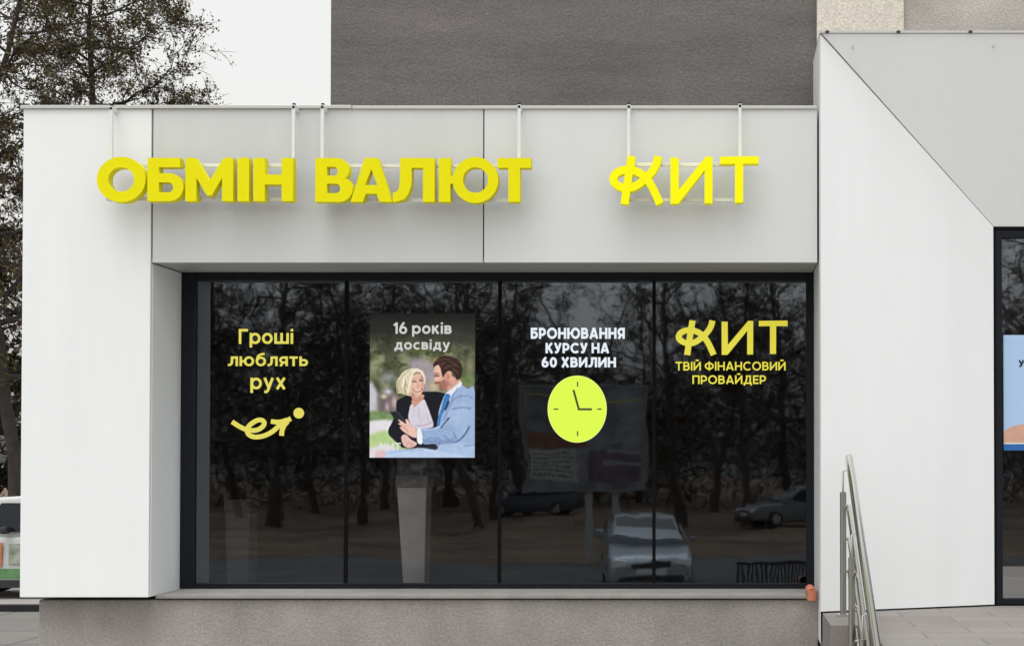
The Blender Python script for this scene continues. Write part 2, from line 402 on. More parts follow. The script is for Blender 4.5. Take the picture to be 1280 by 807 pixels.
# ------------------------------------------------------------------ storefront
ZT = PZ(766, -.1, 1030)                    # terrace level
zt, zb, zp = PZ(136.5, 0), PZ(328, 0), PZ(746, 0)
xl = PX(27, 440, 0); xs = PX(190, 230, 0); xp = PX(187.5, 540, 0); xm = PX(604.5, 230, 0); xr = PX(1021.5, 230, 0)
g = .006
shop = thing('storefront', 'low white panel clad shop front with a long four pane dark window', 'building', (0, 0, 0))
pl = MB()
pl.box(xl, xs-g, 0, .035, zp, zt)
pl.build('pillar_panel', 'pillar', shop, bevel=.004)
MB().box(xs+g, xm-g*.7, 0, .035, zb, zt).build('fascia_panel', 'fascia', shop, bevel=.003)
MB().box(xm+g*.7, xr, 0, .035, zb, zt).build('fascia_panel', 'fascia_light', shop, bevel=.003)
# backing frame behind the panels (shows in the joints)
MB().box(xl+.02, xr, .036, .55, zb+.035, zt-.01).build('wall', 'seam', shop)
MB().box(xl+.01, xs-.06, .036, .62, zp+.01, zb+.03).build('pillar_core', 'seam', shop)
zw = PZ(342.8, WY)
MB().box(xs-.03, xr, .02, .6, zb+.004, zb+.03).build('soffit', 'soffit', shop)
MB().box(xp-.03, xp, .036, .62, zp+.002, zb-.004).build('jamb_lining', 'pillar', shop)
MB().box(xl, xl+.03, .036, 6, zp, zt-.004).build('side_panel', 'pillar', shop)
MB().box(xl-.012, PX(440, 136, 0), -.018, .12, zt+.001, zt+.024).build('roof_flashing', 'flash', shop, bevel=.003)
MB().box(PX(440, 136, 0)+.003, xr, -.014, .12, zt-.001, zt+.021).build('roof_flashing', 'flash', shop, bevel=.003)
MB().box(xl+.04, xr, .56, 6, zt-.12, zt-.02).build('roof', 'flash', shop)
# interior
xi1 = PX(1016, 540, WY)
MB().box(xl+.1, xi1+1.0, 5.8, 5.9, 0, zt-.13).box(xl+.05, xl+.12, .7, 5.8, 0, zt-.13).box(xi1+.85, xi1+.9, .7, 5.8, 0, zt-.13).box(
    xl+.1, xi1+.9, .66, 5.8, zt-.16, zt-.125).build('interior_wall', 'inside', shop)
zs = PZ(736, WY)
MB().box(xl+.12, xi1+.85, .68, 5.8, zs-.25, zs-.12).build('interior_floor', 'inside_floor', shop)
# plinth and sill
xq0, xq1 = PX(48, 780, .15), PX(1023, 780, .15)
MB().box(xq0, xq1, .15, .56, 0, zs-.03).box(xq0+.05, xq1, .56, 6, 0, zs-.3).build('plinth', 'plinth', shop, bevel=.012)
zsl = PZ(742.6, .12)
MB().box(PX(194, 743, .12), PX(1016, 743, .12), .12, .60, zsl-.028, zsl).build('window_sill', 'sill', shop, bevel=.006)
# window
fx0, fx1 = PX(228.6, 540, WY-.03), PX(1016, 540, WY-.03)
win = MB().box(fx0-.03, PX(243, 540, WY-.03), WY-.03, WY+.05, zsl+.002, zb-.002).box(PX(1008, 540, WY-.03), fx1+.06, WY-.03, WY+.05, zsl+.002, zb-.002)
ftop = PZ(350.5, WY-.03); fbot = PZ(728.5, WY-.03)
win.box(PX(243, 540, WY-.03), PX(1008, 540, WY-.03), WY-.028, WY+.05, ftop, zb-.002)
win.box(PX(243, 540, WY-.03), PX(1008, 540, WY-.03), WY-.028, WY+.05, zsl+.002, fbot)
win = win.build('window', 'frame', shop, bevel=.004)
xs_m = [PX(243, 540, WY-.03)]+[PX(a, 540, WY-.006) for a in (432.5, 624.5, 817.5)]+[PX(1008, 540, WY-.03)]
hw = .012
for i in range(4):
    a = xs_m[i]+(hw if i else 0); b = xs_m[i+1]-(hw if i < 3 else 0)
    # slight set of each pane (real panes are never quite coplanar)
    rot = (0.0012, -.0008, .0006, -.001)[i]
    c = (a+b)/2
    MB().add([(a, WY+rot*(a-c), fbot), (b, WY+rot*(b-c), fbot), (b, WY+rot*(b-c), ftop), (a, WY+rot*(a-c), ftop)], [(0,1,2,3)]).build('pane', 'glass', win)
for x in xs_m[1:4]:
    MB().box(x-hw, x+hw, WY-.012, WY+.03, fbot, ftop).build('mullion', 'mullion', win)

# ------------------------------------------------------------------ entrance portal
YO, YI = -.10, .39
xo = PX(1026, 400, YO); xin = PX(1243, 520, YI); zo = PZ(43, YO, 1030); zin = PZ(284.5, YI, 1243)
xin2 = xin+2.6; xo2 = xin2+(xin-xo)
por = thing('entrance_portal', 'white splayed entrance portal with mitred corner beside the shop window', 'portal', (xo, YO, ZT))
zg = ZT+.012
th = .03
MB().hexa([(xo, YO, zg), (xin-.004, YI, zg), (xin-.004, YI, zin+.008), (xo, YO, zo-.001)],
          [(xo, YI+.2, zg), (xin-.004, YI+.2, zg), (xin-.004, YI+.2, zin+.008), (xo, YI+.2, zo-.001)]).build('jamb_panel', 'portal', por)
MB().hexa([(xo2, YO, zg), (xin2+.004, YI, zg), (xin2+.004, YI, zin+.004), (xo2, YO, zo-.008)],
          [(xo2, YI+.2, zg), (xin2+.004, YI+.2, zg), (xin2+.004, YI+.2, zin+.004), (xo2, YI+.2, zo-.008)]).build('jamb_panel', 'portal', por)
MB().hexa([(xo+.010, YO, zo+.004), (xin, YI, zin+.009), (xin2, YI, zin+.009), (xo2-.010, YO, zo+.004)],
          [(xo+.010, YI+.2, zo+.004), (xin, YI+.2, zin+.009), (xin2, YI+.2, zin+.009), (xo2-.012, YI+.2, zo)]).build('head_panel', 'portal_head', por)
MB().box(xo-.004, xo-.001, YO+.02, .62, ZT-.2, zo).build('side_panel', 'portal', por)
MB().box(xo-.004, xo2, YO-.012, .7, zo+.006, zo+.022).build('roof_flashing', 'flash', por)
MB().box(xo+.015, xo2, YO+.12, YI+.18, zo-.05, zo+.003).build('core', 'seam', por)
for px, py in ((1034, 42.6), (1123, 42.8), (1213, 42.6)):
    c = P(px, py, YO-.012); MB().box(c.x-.012, c.x+.012, YO-.02, YO-.011, zo+.003, zo+.02).build('screw', 'seam', por)
for px, py in ((1066, 59), (1242, 58)):
    t = (59-43)/(284-43); c = P(px, py, YO+(YI-YO)*t)
    MB().tube([(c.x, c.y-.012, c.z), (c.x, c.y+.02, c.z)], .009, 10).build('screw', 'flash', por)
door = MB()
xa, xb = PX(1246, 520, YI), PX(1253.5, 520, YI)
zd0, zd1 = PZ(748, YI, 1243), PZ(297, YI, 1243)
door.box(xin+.012, xb, YI+.012, YI+.08, ZT+.01, zin-.012).box(xb, xb+2.3, YI+.013, YI+.08, zd1, zin-.012).box(xb, xb+2.3, YI+.013, YI+.08, ZT+.01, zd0)
door.box(xb+1.1, xb+1.18, YI+.013, YI+.08, zd0, zd1).box(xb+2.3, xin2-.01, YI+.012, YI+.08, ZT+.01, zin-.012)
door = door.build('glazed_door', 'frame', por, bevel=.003)
MB().box(xin, xin2, YI+.03, YI+.12, ZT, zin+.005).build('tmp', 'black', por)
tmp = bpy.data.objects['tmp']; bpy.data.objects.remove(tmp)
MB().add([(xb, YI+.04, zd0), (xb+1.1, YI+.04, zd0), (xb+1.1, YI+.04, zd1), (xb, YI+.04, zd1)], [(0,1,2,3)]).build('pane', 'door_glass', door)
MB().add([(xb+1.18, YI+.04, zd0), (xb+2.3, YI+.04, zd0), (xb+2.3, YI+.04, zd1), (xb+1.18, YI+.04, zd1)], [(0,1,2,3)]).build('pane', 'door_glass', door)
MB().box(xin, xin+.011, YI+.005, YI+.1, ZT+.01, zin).box(xin, xin2, YI+.005, YI+.1, zin-.011, zin+.004).build('gasket', 'mullion', door)
MB().box(xin-.1, xin-.03, .62, 5, ZT-.05, zo).box(xin2+.03, xin2+.1, .62, 5, ZT-.05, zo).box(xin-.1, xin2+.1, 5, 5.1, ZT-.05, zo).box(
    xin-.1, xin2+.1, .62, 5, zin+.2, zin+.3).build('interior_wall', 'inside', por)
# poster on the door glass
yp = YI+.034
pst = thing('door_poster', 'pale blue poster with pink shape and dark blue foot stripe on the door glass', 'poster', P(1280, 562, yp))
MB().box(PX(1254.5, 490, yp), PX(1254.5, 490, yp)+.62, yp, yp+.003, PZ(554, yp, 1260), PZ(418.5, yp, 1260)).build('sheet', mat('poster_blue', (.40, .56, .80), .4), pst)
MB().box(PX(1254.5, 490, yp), PX(1254.5, 490, yp)+.62, yp, yp+.003, PZ(562.5, yp, 1260), PZ(554.2, yp, 1260)).build('foot_stripe', mat('poster_foot_blue', (.02, .13, .42), .4), pst)
MB().box(PX(1254.5, 490, yp), PX(1254.5, 490, yp)+.62, yp-.001, yp, PZ(554.6, yp, 1260), PZ(552.3, yp, 1260)).build('white_line', mat('poster_white', (.8, .8, .8), .4), pst)
sk = MB(); cx, cz = PX(1284, 545, yp), PZ(553, yp, 1260); rx, rz = PX(1284, 545, yp)-PX(1248, 545, yp), PZ(529.5, yp, 1260)-PZ(553, yp, 1260)
xlim = PX(1254.5, 490, yp)
sk.add([(max(xlim, cx+rx*a), yp-.0015, cz+rz*b) for a, b in arc(0, 0, 1, 1, 0, 180, 24)], [tuple(range(25))])
sk.build('picture', mat('poster_skin', (.62, .36, .26), .5, var=.2, vscale=9), pst)
t_ = MB(); text_into(t_, 'ус', 1273.2, 1288, 449.5, 458.5, yp-.001, .001, .2); t_.build('lettering', 'black', pst)

# ------------------------------------------------------------------ stucco building behind
yb_ = .82
bld = thing('stucco_building', 'dark grey stucco building with cream and grey strips rising behind the shop', 'building', (0, yb_, 0))
xd0, xd1 = PX(413.5, 70, yb_), PX(1020.5, 70, yb_)
MB().box(xd0, xd1, yb_, 9, zt-.1, 13).build('dark_wall', 'dark_stucco', bld)
xc1 = PX(1130, 20, yb_-.06)
MB().box(xd1+.001, xc1, yb_-.06, 9, zt-.1, 13).build('cream_strip', 'cream', bld, bevel=.006)
MB().box(xc1+.001, xc1+9, yb_-.02, 9, ZT+2, 13).build('grey_wall', 'grey_render', bld)
wm = MB()
for zz in (9.0,):
    for xx in (-1.6, -.4): wm.box(xx, xx+.9, yb_-.03, yb_+.01, zz, zz+1.4)

# ------------------------------------------------------------------ terrace, steps
YE = -D+9.45
xt0 = PX(1028.5, 770, YO)
XS = .90; YT = -D+8.15
struct(MB().box(xt0, XS-.001, YE, .62, 0, ZT).box(XS, 7.5, YT, .62, 0, ZT).build('terrace', 'terrace'))
st = MB(); rise = ZT/10; run = .265
for k in range(1, 10):
    st.box(xt0+.002, XS-.002, YE-run*k, YE-run*(k-1)-.0005, 0, ZT-rise*k)
    st.box(XS+.002, 7.5, YT-run*k, YT-run*(k-1)-.0005, 0, ZT-rise*k)
struct(st.build('steps', 'terrace', bevel=.004))

# handrail
def rail_y(t): return -D+9.97-t
SL = .62
x1p = PX(1054, 690, rail_y(0)); zr = PZ(583, rail_y(0), 1060)
hr = thing('handrail', 'stainless steel stair handrail sloping down towards the viewer', 'handrail', (x1p, rail_y(0), ZT))
def surf(t):
    yy = rail_y(t)
    if yy >= YE: return ZT
    return max(0, ZT-rise*math.ceil((YE-yy)/run-1e-6))
drift = .004
xr0 = PX(1063, 590, rail_y(0))
def rp(t, dz=0): return (xr0+drift*t, rail_y(t), zr-SL*t-dz)
MB().tube([rp(-.10), rp(0), rp(1.2), rp(2.75)], .0265, 18).build('rail', 'steel', hr)
for dz in (.26, .47, .68):
    MB().tube([(xr0+drift*t-.012, rail_y(t), zr-SL*t-dz) for t in (.0, 1.3, 2.7)], .017 if dz < .3 else .010, 10).build('rod', 'steel', hr)
for t in (0, .62, 1.3, 2.0, 2.64):
    zz = surf(t); xx = x1p+drift*t; yy = rail_y(t)
    top = zr-SL*t-.165
    p_ = MB().tube([(xx, yy, zz+.004), (xx, yy, top)], .0212, 14).build('post', 'steel_dark', hr)
    MB().tube([(xx, yy, zz), (xx, yy, zz+.016)], .045, 16).build('flange', 'steel', p_)
    MB().tube([(xx, yy, top-.01), (xx, yy, zr-SL*t-.03), (xr0+drift*t, yy, zr-SL*t-.012)], .007, 8).build('rail_bracket', 'steel', p_)
    for dz in (.26, .47, .68):
        MB().tube([(xx, yy, zr-SL*t-dz), (xr0+drift*t-.012, yy, zr-SL*t-dz)], .011, 8).build('rod_clamp', 'steel_dark', p_)

# orange pipe stub at the right end of the sill
ya = .06
c0 = P(1014.5, 741, ya)
pp = MB(); pr = .033
pp.tube([(c0.x, ya+.2, c0.z+.012), (c0.x, ya-.01, c0.z+.0), (c0.x, ya-.01, c0.z)], pr, 20, caps=False)
pp.tube([(c0.x, ya-.012, c0.z+.022), (c0.x, ya-.012, c0.z-.046)], [pr*1.04, pr*.98], 20)
tag(pp.build('drain_pipe', 'pipe', None, loc=(c0.x, ya, c0.z)), 'short orange terracotta drain pipe end at the right end of the window sill', 'pipe')

# ------------------------------------------------------------------ raised letter signs
LY0, LY1 = -.20, -.122             # front and back of the letters
TY = -.085                           # tube plane
def glyph(ch, w):
    """shapes of one bold capital; cap height 1, width w (in cap heights); each shape = [outer, hole...]"""
    s = .265; h = .225
    if ch == 'О':
        return [[ellipse(w/2, .5, w/2, .525), ellipse(w/2, .5, w/2-.262, .525-.245)]]
    if ch == 'Б':
        o = [(0, 0), (0, 1), (.9*w, 1), (.9*w, .785), (s, .785), (s, .645)]+arc(w-.325, .3225, .325, .3225, 90, -90)
        return [[o, [(s, .205), (s, .435)]+arc(w-.345, .32, .105, .115, 90, -90, 10)]]
    if ch == 'М':
        return [[[(0, 0), (0, 1), (.225, 1), (w/2, .46), (w-.225, 1), (w, 1), (w, 0), (w-.255, 0), (w-.255, .54), (w/2+.055, .13), (w/2-.055, .13), (.255, .54), (.255, 0)]]]
    if ch == 'І':
        return [[[(0, 0), (0, 1), (w, 1), (w, 0)]]]
    if ch == 'Н':
        return [[[(0, 0), (0, 1), (s, 1), (s, .615), (w-s, .615), (w-s, 1), (w, 1), (w, 0), (w-s, 0), (w-s, .385), (s, .385), (s, 0)]]]
    if ch == 'В':
        o = [(0, 0), (0, 1)]+arc(w-.36, .735, .28, .265, 90, -50)+arc(w-.30, .295, .30, .295, 52, -90)
        return [[o, [(s, .60), (s, .80)]+arc(w-.42, .70, .08, .10, 90, -90, 8), [(s, .20), (s, .415)]+arc(w-.38, .3075, .10, .1075, 90, -90, 8)]]
    if ch == 'А':
        m = w/2
        return [[[(0, 0), (m-.15, 1), (m+.15, 1), (w, 0), (w-.285, 0), (w-.35, .185), (.35, .185), (.285, 0)], [(m-.14, .385), (m+.14, .385), (m, .74)]]]
    if ch == 'Л':
        a = .17*w
        return [[[(0, -.005), (0, .215)]+[(.07*w, .225), (.125*w, .275), (.155*w, .36), (a, .5), (a, 1), (w, 1), (w, 0), (w-s, 0), (w-s, .775), (a+s, .775), (a+s, .5), (a+.245, .33), (a+.19, .175), (a+.10, .06), (.1*w, .005)]]]
    if ch == 'Ю':
        cx = w-.52
        return [[[(0, 0), (0, 1), (s, 1), (s, .59), (cx-.45, .59), (cx-.45, .41), (s, .41), (s, 0)]], [ellipse(cx, .5, .52, .525), ellipse(cx, .5, .52-.235, .525-.235)]]
    if ch == 'Т':
        return [[[(w/2-s/2, 0), (w/2-s/2, .775), (0, .775), (0, 1), (w, 1), (w, .775), (w/2+s/2, .775), (w/2+s/2, 0)]]]
M['letter_back'] = mat('grey_letter_back', (.16, .16, .165), .7)  # unseen backs greyed to keep yellow bounce off the fascia
def grey_back(o):
    o.data.materials.append(M['letter_back'])
    vs = o.data.vertices; ym = max(v.co.y for v in vs)
    for p in o.data.polygons:
        if min(vs[i].co.y for i in p.vertices) > ym-.004: p.material_index = 1
    return o
def letter_sign(name, label, letters, py0, py1, brackets, rails, m):
    c = P((letters[0][1]+letters[-1][2])/2, py1, LY0)
    root = thing(name, label, 'sign', c, 'raised yellow words on the fascia')
    for ch, p0, p1, q0, q1 in [(a[0], a[1], a[2], *(a[3:] or (py0, py1))) for a in letters]:
        a = P(p0, q1, LY0); b = P(p1, q0, LY0); k = b.z-a.z
        mb = MB()
        for i, shp in enumerate(glyph(ch, (b.x-a.x)/k)):
            extrude_loops(mb, shp, lambda u: a.x+u*k, lambda v: a.z+v*k, LY0+.0015*i, LY1)
        grey_back(mb.build('letter', m, root))
    frame_parts(root, brackets, rails)
    return root
def frame_parts(root, brackets, rails):
    for px, pytop in brackets:
        a = P(px, 205, TY); top = P(px, pytop, TY).z
        h = .0112
        br = MB().box(a.x-h, a.x+h, TY-h, TY+h, P(px, 252, TY).z, top).build('bracket', 'white_metal', root, bevel=.003)
        MB().box(a.x-h, a.x+h, TY+h+.001, .16, top-.034, top-.003).build('roof_arm', 'white_metal', br, bevel=.003)
        MB().tube([(a.x, TY+.003, top+.001), (a.x, TY+.003, top+.012)], [.0125, .0105], 10).tube([(a.x, TY-h+.003, top-.016), (a.x, TY-h-.002, top-.016)], .010, 10).build('end_cap', 'black', br)
    for p0, p1, py in rails:
        z = P(640, py, TY).z; h = .0115
        MB().box(PX(p0, py, TY), PX(p1, py, TY), TY-h-.012, TY+h-.016, z-h, z+h).build('rail', 'white_metal', root, bevel=.002)
letter_sign('letter_sign', 'raised yellow letters ОБМІН on white tubes, left word over the window',
    [('О', 120.6, 182), ('Б', 184, 229.5), ('М', 231.5, 291.5), ('І', 296.8, 311.4), ('Н', 316.5, 366.5)], 197.3, 251.4,
    [(139, 133), (367, 131.5)], [(150, 368, 207.5), (134, 368, 249.5)], 'yellow')
letter_sign('letter_sign', 'raised yellow letters ВАЛЮТ on white tubes, middle word over the window',
    [('В', 394, 441), ('А', 437.8, 490.2), ('Л', 491, 543.3), ('Ю', 548.3, 622.8), ('Т', 621.8, 663.6)], 197.5, 252.3,
    [(403, 131.5), (649, 131)], [(405, 652, 208.3), (420, 650, 251)], 'yellow')
# brand word in its own drawn letters
KX, KY_ = 750.0, 180.0
def brand(prefix_root, fp, wk, y0, y1, m, name='letter'):
    """K with a looped stroke, И and Т; design space = zoomed pixels of the photo (x right, y down)"""
    st_ = .0016
    k = MB()
    ribbon(k, [(443, 92), (428, 150), (398, 205), (345, 262), (285, 310), (225, 334), (165, 328), (115, 298), (100, 262), (122, 222), (172, 198), (228, 196), (262, 205)], wk, fp, y0+2*st_, y1)
    ribbon(k, [(235, 196.5), (268, 204), (318, 230), (366, 278), (402, 335), (432, 400), (456, 456)], wk, fp, y0+st_, y1-.001)
    ribbon(k, [(240, 92), (212, 275), (186, 458)], wk, fp, y0, y1-.002)
    k.build(name, m, prefix_root)
    i_ = MB()
    extrude_loops(i_, [[(536, 104), (598, 104), (600, 350), (806, 96), (858, 96), (857, 452), (796, 452), (797, 200), (598, 455), (537, 457)]],
                  lambda u: fp(u, 0)[0], lambda v: fp(0, v)[1], y0, y1)
    i_.build(name, m, prefix_root)
    t = MB()
    extrude_loops(t, [[(915, 96), (1208, 92), (1208, 150), (1092, 151), (1090, 446), (1028, 447), (1028, 151), (914, 153)]],
                  lambda u: fp(u, 0)[0], lambda v: fp(0, v)[1], y0, y1)
    t.build(name, m, prefix_root)
Zc = P(850, 255, LY0)
brs = thing('letter_sign', 'raised bright yellow letters КИТ on white tubes, right word over the window', 'sign', Zc, 'raised yellow words on the fascia')
def fp_sign(u, v):
    q = P(KX+u/6.095, KY_+v/6.095, LY0); return q.x, q.z
brand(brs, fp_sign, 60, LY0, LY1, 'yellow_bright')
for ch_ in brs.children: grey_back(ch_)
frame_parts(brs, [(786, 131), (925, 130)], [(790, 915, 206.5), (786, 930, 250.5)])

# ------------------------------------------------------------------ lettering and screens in the window
LG = WY-.004                         # a few millimetres off the glass
led_y = emis('led_yellow', rgb(226, 216, 84), .95)
led_w = emis('led_white', rgb(226, 234, 242), 1.0)
led_g = emis('led_lime', rgb(217, 246, 62), 1.0)
led_rim = emis('led_lime_rim', rgb(228, 250, 130), 1.0)
led_dk = emis('led_olive', rgb(58, 66, 24), .8)
t1 = thing('window_lettering', 'glowing yellow words Гроші люблять рух on the leftmost pane', 'lettering', P(335, 490, LG))
for b_, r_ in (('Гроші', (298.5, 366.5, 411, 434)), ('люблять', (285, 385, 440.5, 458)), ('рух', (313, 357, 471, 491))):
    mb = MB(); text_into(mb, b_, *r_[:2], r_[2], r_[3]-(0 if b_ == 'рух' else 0), LG, .002, .165); mb.build('text_line', led_y, t1)
em = thing('emblem', 'yellow looping arrow with a dot under the words on the leftmost pane', 'emblem', P(335, 550, LG))
def fp_em(u, v):
    q = P(280+u/10.667, 500+v/10.667, LG); return q.x, q.z
a_ = MB()
ribbon(a_, [(108, 286), (200, 345), (290, 388), (370, 402), (450, 392), (515, 350), (537, 300), (505, 265), (440, 268), (365, 312), (322, 358), (310, 388)], 62, fp_em, LG-.002, LG)
ribbon(a_, [(318, 368), (308, 405), (330, 455), (385, 484), (450, 488), (540, 470), (640, 420), (730, 345), (800, 292), (892, 243)], 62, fp_em, LG-.0032, LG)
ribbon(a_, [(626, 280), (700, 290), (770, 284), (840, 262)], 62, fp_em, LG-.0026, LG)
ribbon(a_, [(768, 472), (776, 400), (806, 330), (850, 282)], 62, fp_em, LG-.0038, LG)
a_.build('arrow', led_y, em)
d_ = MB(); extrude_loops(d_, [ellipse(998, 171, 70, 71, 32)], lambda u: fp_em(u, 0)[0], lambda v: fp_em(0, v)[1], LG-.002, LG)
d_.build('dot', led_y, em)
t4 = thing('window_lettering', 'dull yellow КИТ logo with slogan ТВІЙ ФІНАНСОВИЙ ПРОВАЙДЕР on the rightmost pane', 'lettering', P(914, 482, LG))
def fp_v(u, v):
    # map the raised sign's design space onto 845..985 x 401..443
    q = P(845+(u-72)/(1208-72)*139.5, 400.5+(v-92)/(458-92)*43.0, LG); return q.x, q.z
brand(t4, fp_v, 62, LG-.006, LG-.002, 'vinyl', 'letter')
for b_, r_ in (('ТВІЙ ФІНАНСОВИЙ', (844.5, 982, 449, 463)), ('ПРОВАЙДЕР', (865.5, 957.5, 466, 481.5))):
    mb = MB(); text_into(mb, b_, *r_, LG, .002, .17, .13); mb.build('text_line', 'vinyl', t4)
# clock display
ck = thing('clock_display', 'glowing white words БРОНЮВАННЯ КУРСУ НА 60 ХВИЛИН over a lime green clock', 'display', P(721, 552, LG))
for b_, r_ in (('БРОНЮВАННЯ', (663.5, 781, 409, 424)), ('КУРСУ НА', (682, 761.5, 427.5, 442)), ('60 ХВИЛИН', (677, 770, 445.5, 459.5))):
    mb = MB(); text_into(mb, b_, *r_, LG, .002, .225, .10); mb.build('text_line', led_w, ck)
def disc(px, py, rx, ry, y, m, name, par, thick=.002):
    c = P(px, py, y); a = P(px+rx, py-ry, y)
    mb = MB(); extrude_loops(mb, [ellipse(c.x, c.z, a.x-c.x, a.z-c.z, 64)], lambda u: u, lambda v: v, y-thick, y); return mb.build(name, m, par)
rim = disc(721.5, 511, 37.0, 41.8, LG, led_rim, 'clock_rim', ck)
fc = disc(721.5, 511, 36.0, 40.8, LG-.0022, led_g, 'clock_face', ck)
def bar(p, q, wpx, y, m, name, par):
    mb = MB(); ribbon(mb, [p, q], wpx, lambda u, v: (P(u, v, y).x, P(u, v, y).z), y-.0015, y, smooth=False); return mb.build(name, m, par)
bar((723.4, 510.5), (716.8, 487), 2.7, LG-.0045, led_dk, 'hand', fc); bar((722, 511.2), (740, 511.2), 2.7, LG-.0062, led_dk, 'hand', fc)
for p, q in (((722, 477), (722, 483)), ((722, 538.5), (722, 544.5)), ((692, 511), (698, 511)), ((746.5, 511), (752, 511))):
    bar(p, q, 1.6, LG-.0045, led_dk, 'tick', fc)

# poster: a printed picture as a fine coloured grid
def paint_poster():
    SS = 2; PWp, PHp = 132, 179
    Wd, Hd = PWp*SS*1, PHp*SS*1
    rng = np.random.default_rng(5)
    yy, xx = np.mgrid[0:Hd, 0:Wd]; X = (xx+.5)/SS; Y = (yy+.5)/SS
    def noise(sx, sy=None, oct=3):
        sy = sy or sx; out = np.zeros((Hd, Wd)); amp = 1; tot = 0
        for o in range(oct):
            gx, gy = int(PWp/sx*(2**o))+3, int(PHp/sy*(2**o))+3
            gr = rng.random((gy, gx)); fx = X/sx*(2**o); fy = Y/sy*(2**o)
            ix = np.clip(fx.astype(int), 0, gx-2); iy = np.clip(fy.astype(int), 0, gy-2); tx = fx-ix; ty = fy-iy
            tx = tx*tx*(3-2*tx); ty = ty*ty*(3-2*ty)
            out += amp*((gr[iy, ix]*(1-tx)+gr[iy, ix+1]*tx)*(1-ty)+(gr[iy+1, ix]*(1-tx)+gr[iy+1, ix+1]*tx)*ty); tot += amp; amp *= .55
        return out/tot
    img = np.zeros((Hd, Wd, 3))
    def C(*c): return np.array(c, float)
    def blend(mask, c):
        nonlocal img
        img = img*(1-mask[..., None])+np.broadcast_to(c, img.shape)*mask[..., None]
    def blur(m, r):
        r = int(r)
        if r < 1: return m
        for ax in (0, 1):
            for _ in range(2):
                pad = [(r, r) if a == ax else (0, 0) for a in (0, 1)]
                c = np.cumsum(np.pad(m, pad, mode='edge'), axis=ax)
                z = np.zeros_like(np.take(c, [0], axis=ax)); c = np.concatenate([z, c], axis=ax)
                n = m.shape[ax]; m = (np.take(c, range(2*r+1, 2*r+1+n), axis=ax)-np.take(c, range(0, n), axis=ax))/(2*r+1)
        return m
    def poly(pts, soft=1, sm=True):
        if sm:
            q = list(pts)+[pts[0]]
            pts = [tuple(p) for p in smooth_path([pts[-1]]+q+[pts[1]], 5)[5:-5]]
        ins = np.zeros((Hd, Wd), bool); n = len(pts)
        for i in range(n):
            x1, y1 = pts[i]; x2, y2 = pts[(i+1) % n]
            if y1 == y2: continue
            c = ((y1 > Y) != (y2 > Y)) & (X < (x2-x1)*(Y-y1)/(y2-y1)+x1); ins ^= c
        return blur(ins.astype(float), soft)
    A = lambda pts: [(a/9.606, 44+b/9.606) for a, b in pts]
    B = lambda pts: [(a/9.606, 98+b/9.606) for a, b in pts]
    def gauss(cx, cy, rx, ry): return np.exp(-(((X-cx)/rx)**2+((Y-cy)/ry)**2))
    def line(pts, wd, c, op=1.0, soft=1):
        m = np.zeros((Hd, Wd)); p = smooth_path(pts, 6)
        for i in range(len(p)-1):
            a, b = p[i], p[i+1]; d = b-a; L2 = max(1e-9, d@d)
            t = np.clip(((X-a[0])*d[0]+(Y-a[1])*d[1])/L2, 0, 1)
            m = np.maximum(m, np.clip((wd/2-np.hypot(X-a[0]-t*d[0], Y-a[1]-t*d[1]))*SS+.5, 0, 1))
        blend(blur(m, soft)*op, c)
    # blurred park
    n1, n2, n3 = noise(14), noise(8), noise(22)
    img[:] = C(88, 92, 70)
    blend(np.clip((n1-.45)*4, 0, 1), C(138, 140, 112)); blend(np.clip((n2-.55)*4, 0, 1)*.8, C(64, 70, 44)); blend(np.clip((n3-.55)*5, 0, 1)*.6, C(112, 122, 70))
    blend(gauss(6, 66, 6, 12)*.6, C(170, 170, 140)); blend(gauss(23, 80, 9, 7)*.7, C(150, 158, 165)); blend(gauss(9, 92, 6, 9)*.8, C(60, 62, 46))
    blend(poly(A([(480, 150), (560, 115), (700, 140), (800, 200), (830, 500), (520, 500)]), 6)*.9, C(168, 158, 166))
    blend(gauss(81, 90, 7, 7)*.7, C(205, 185, 130)); blend(gauss(82, 58, 5, 4)*.6, C(170, 155, 90))
    blend(gauss(122, 82, 8, 7)*.8, C(95, 125, 65)); blend(gauss(126, 65, 6, 12)*.6, C(175, 165, 135))
    blend(poly([(0, 86), (7, 92), (11, 105), (12, 124), (0, 124)], 4)*.9, C(205, 205, 214))
    blend(poly([(12, 100), (34, 100), (34, 124), (12, 124)], 5)*.9, C(118, 105, 108)); blend(gauss(23, 97, 5, 4), C(190, 195, 205)); blend(gauss(18, 103, 4, 3), C(205, 190, 160)); blend(gauss(22, 116, 3, 6)*.8, C(205, 175, 180))
    blend(gauss(31, 110, 4, 8)*.8, C(210, 190, 180))
    blend(poly([(-2, 122), (30, 124), (32, 136), (-2, 136)], 4), C(112, 138, 88)*1.0); blend(np.clip((n2-.45)*3, 0, 1)*((Y > 123) & (Y < 134) & (X < 30))*.5, C(150, 165, 130))
    blend(poly([(-3, 135), (30, 133), (40, 150), (-3, 153)], 3), C(222, 218, 224))
    blend(poly([(-3, 153), (24, 145), (44, 158), (40, 172), (-3, 170)], 3), C(178, 202, 138)); blend(gauss(10, 163, 12, 4)*.5, C(205, 220, 172))
    blend(poly([(-3, 168), (30, 165), (30, 182), (-3, 182)], 3), C(222, 215, 218))
    # dark top
    k = np.clip(1-(Y-22)/34, 0, 1)**1.2
    blend(k*.97, C(46, 45, 43)); blend(gauss(100, 28, 40, 14)*k*.5, C(82, 80, 76)); blend(np.clip(1-Y/16, 0, 1)*.8, C(34, 34, 33))
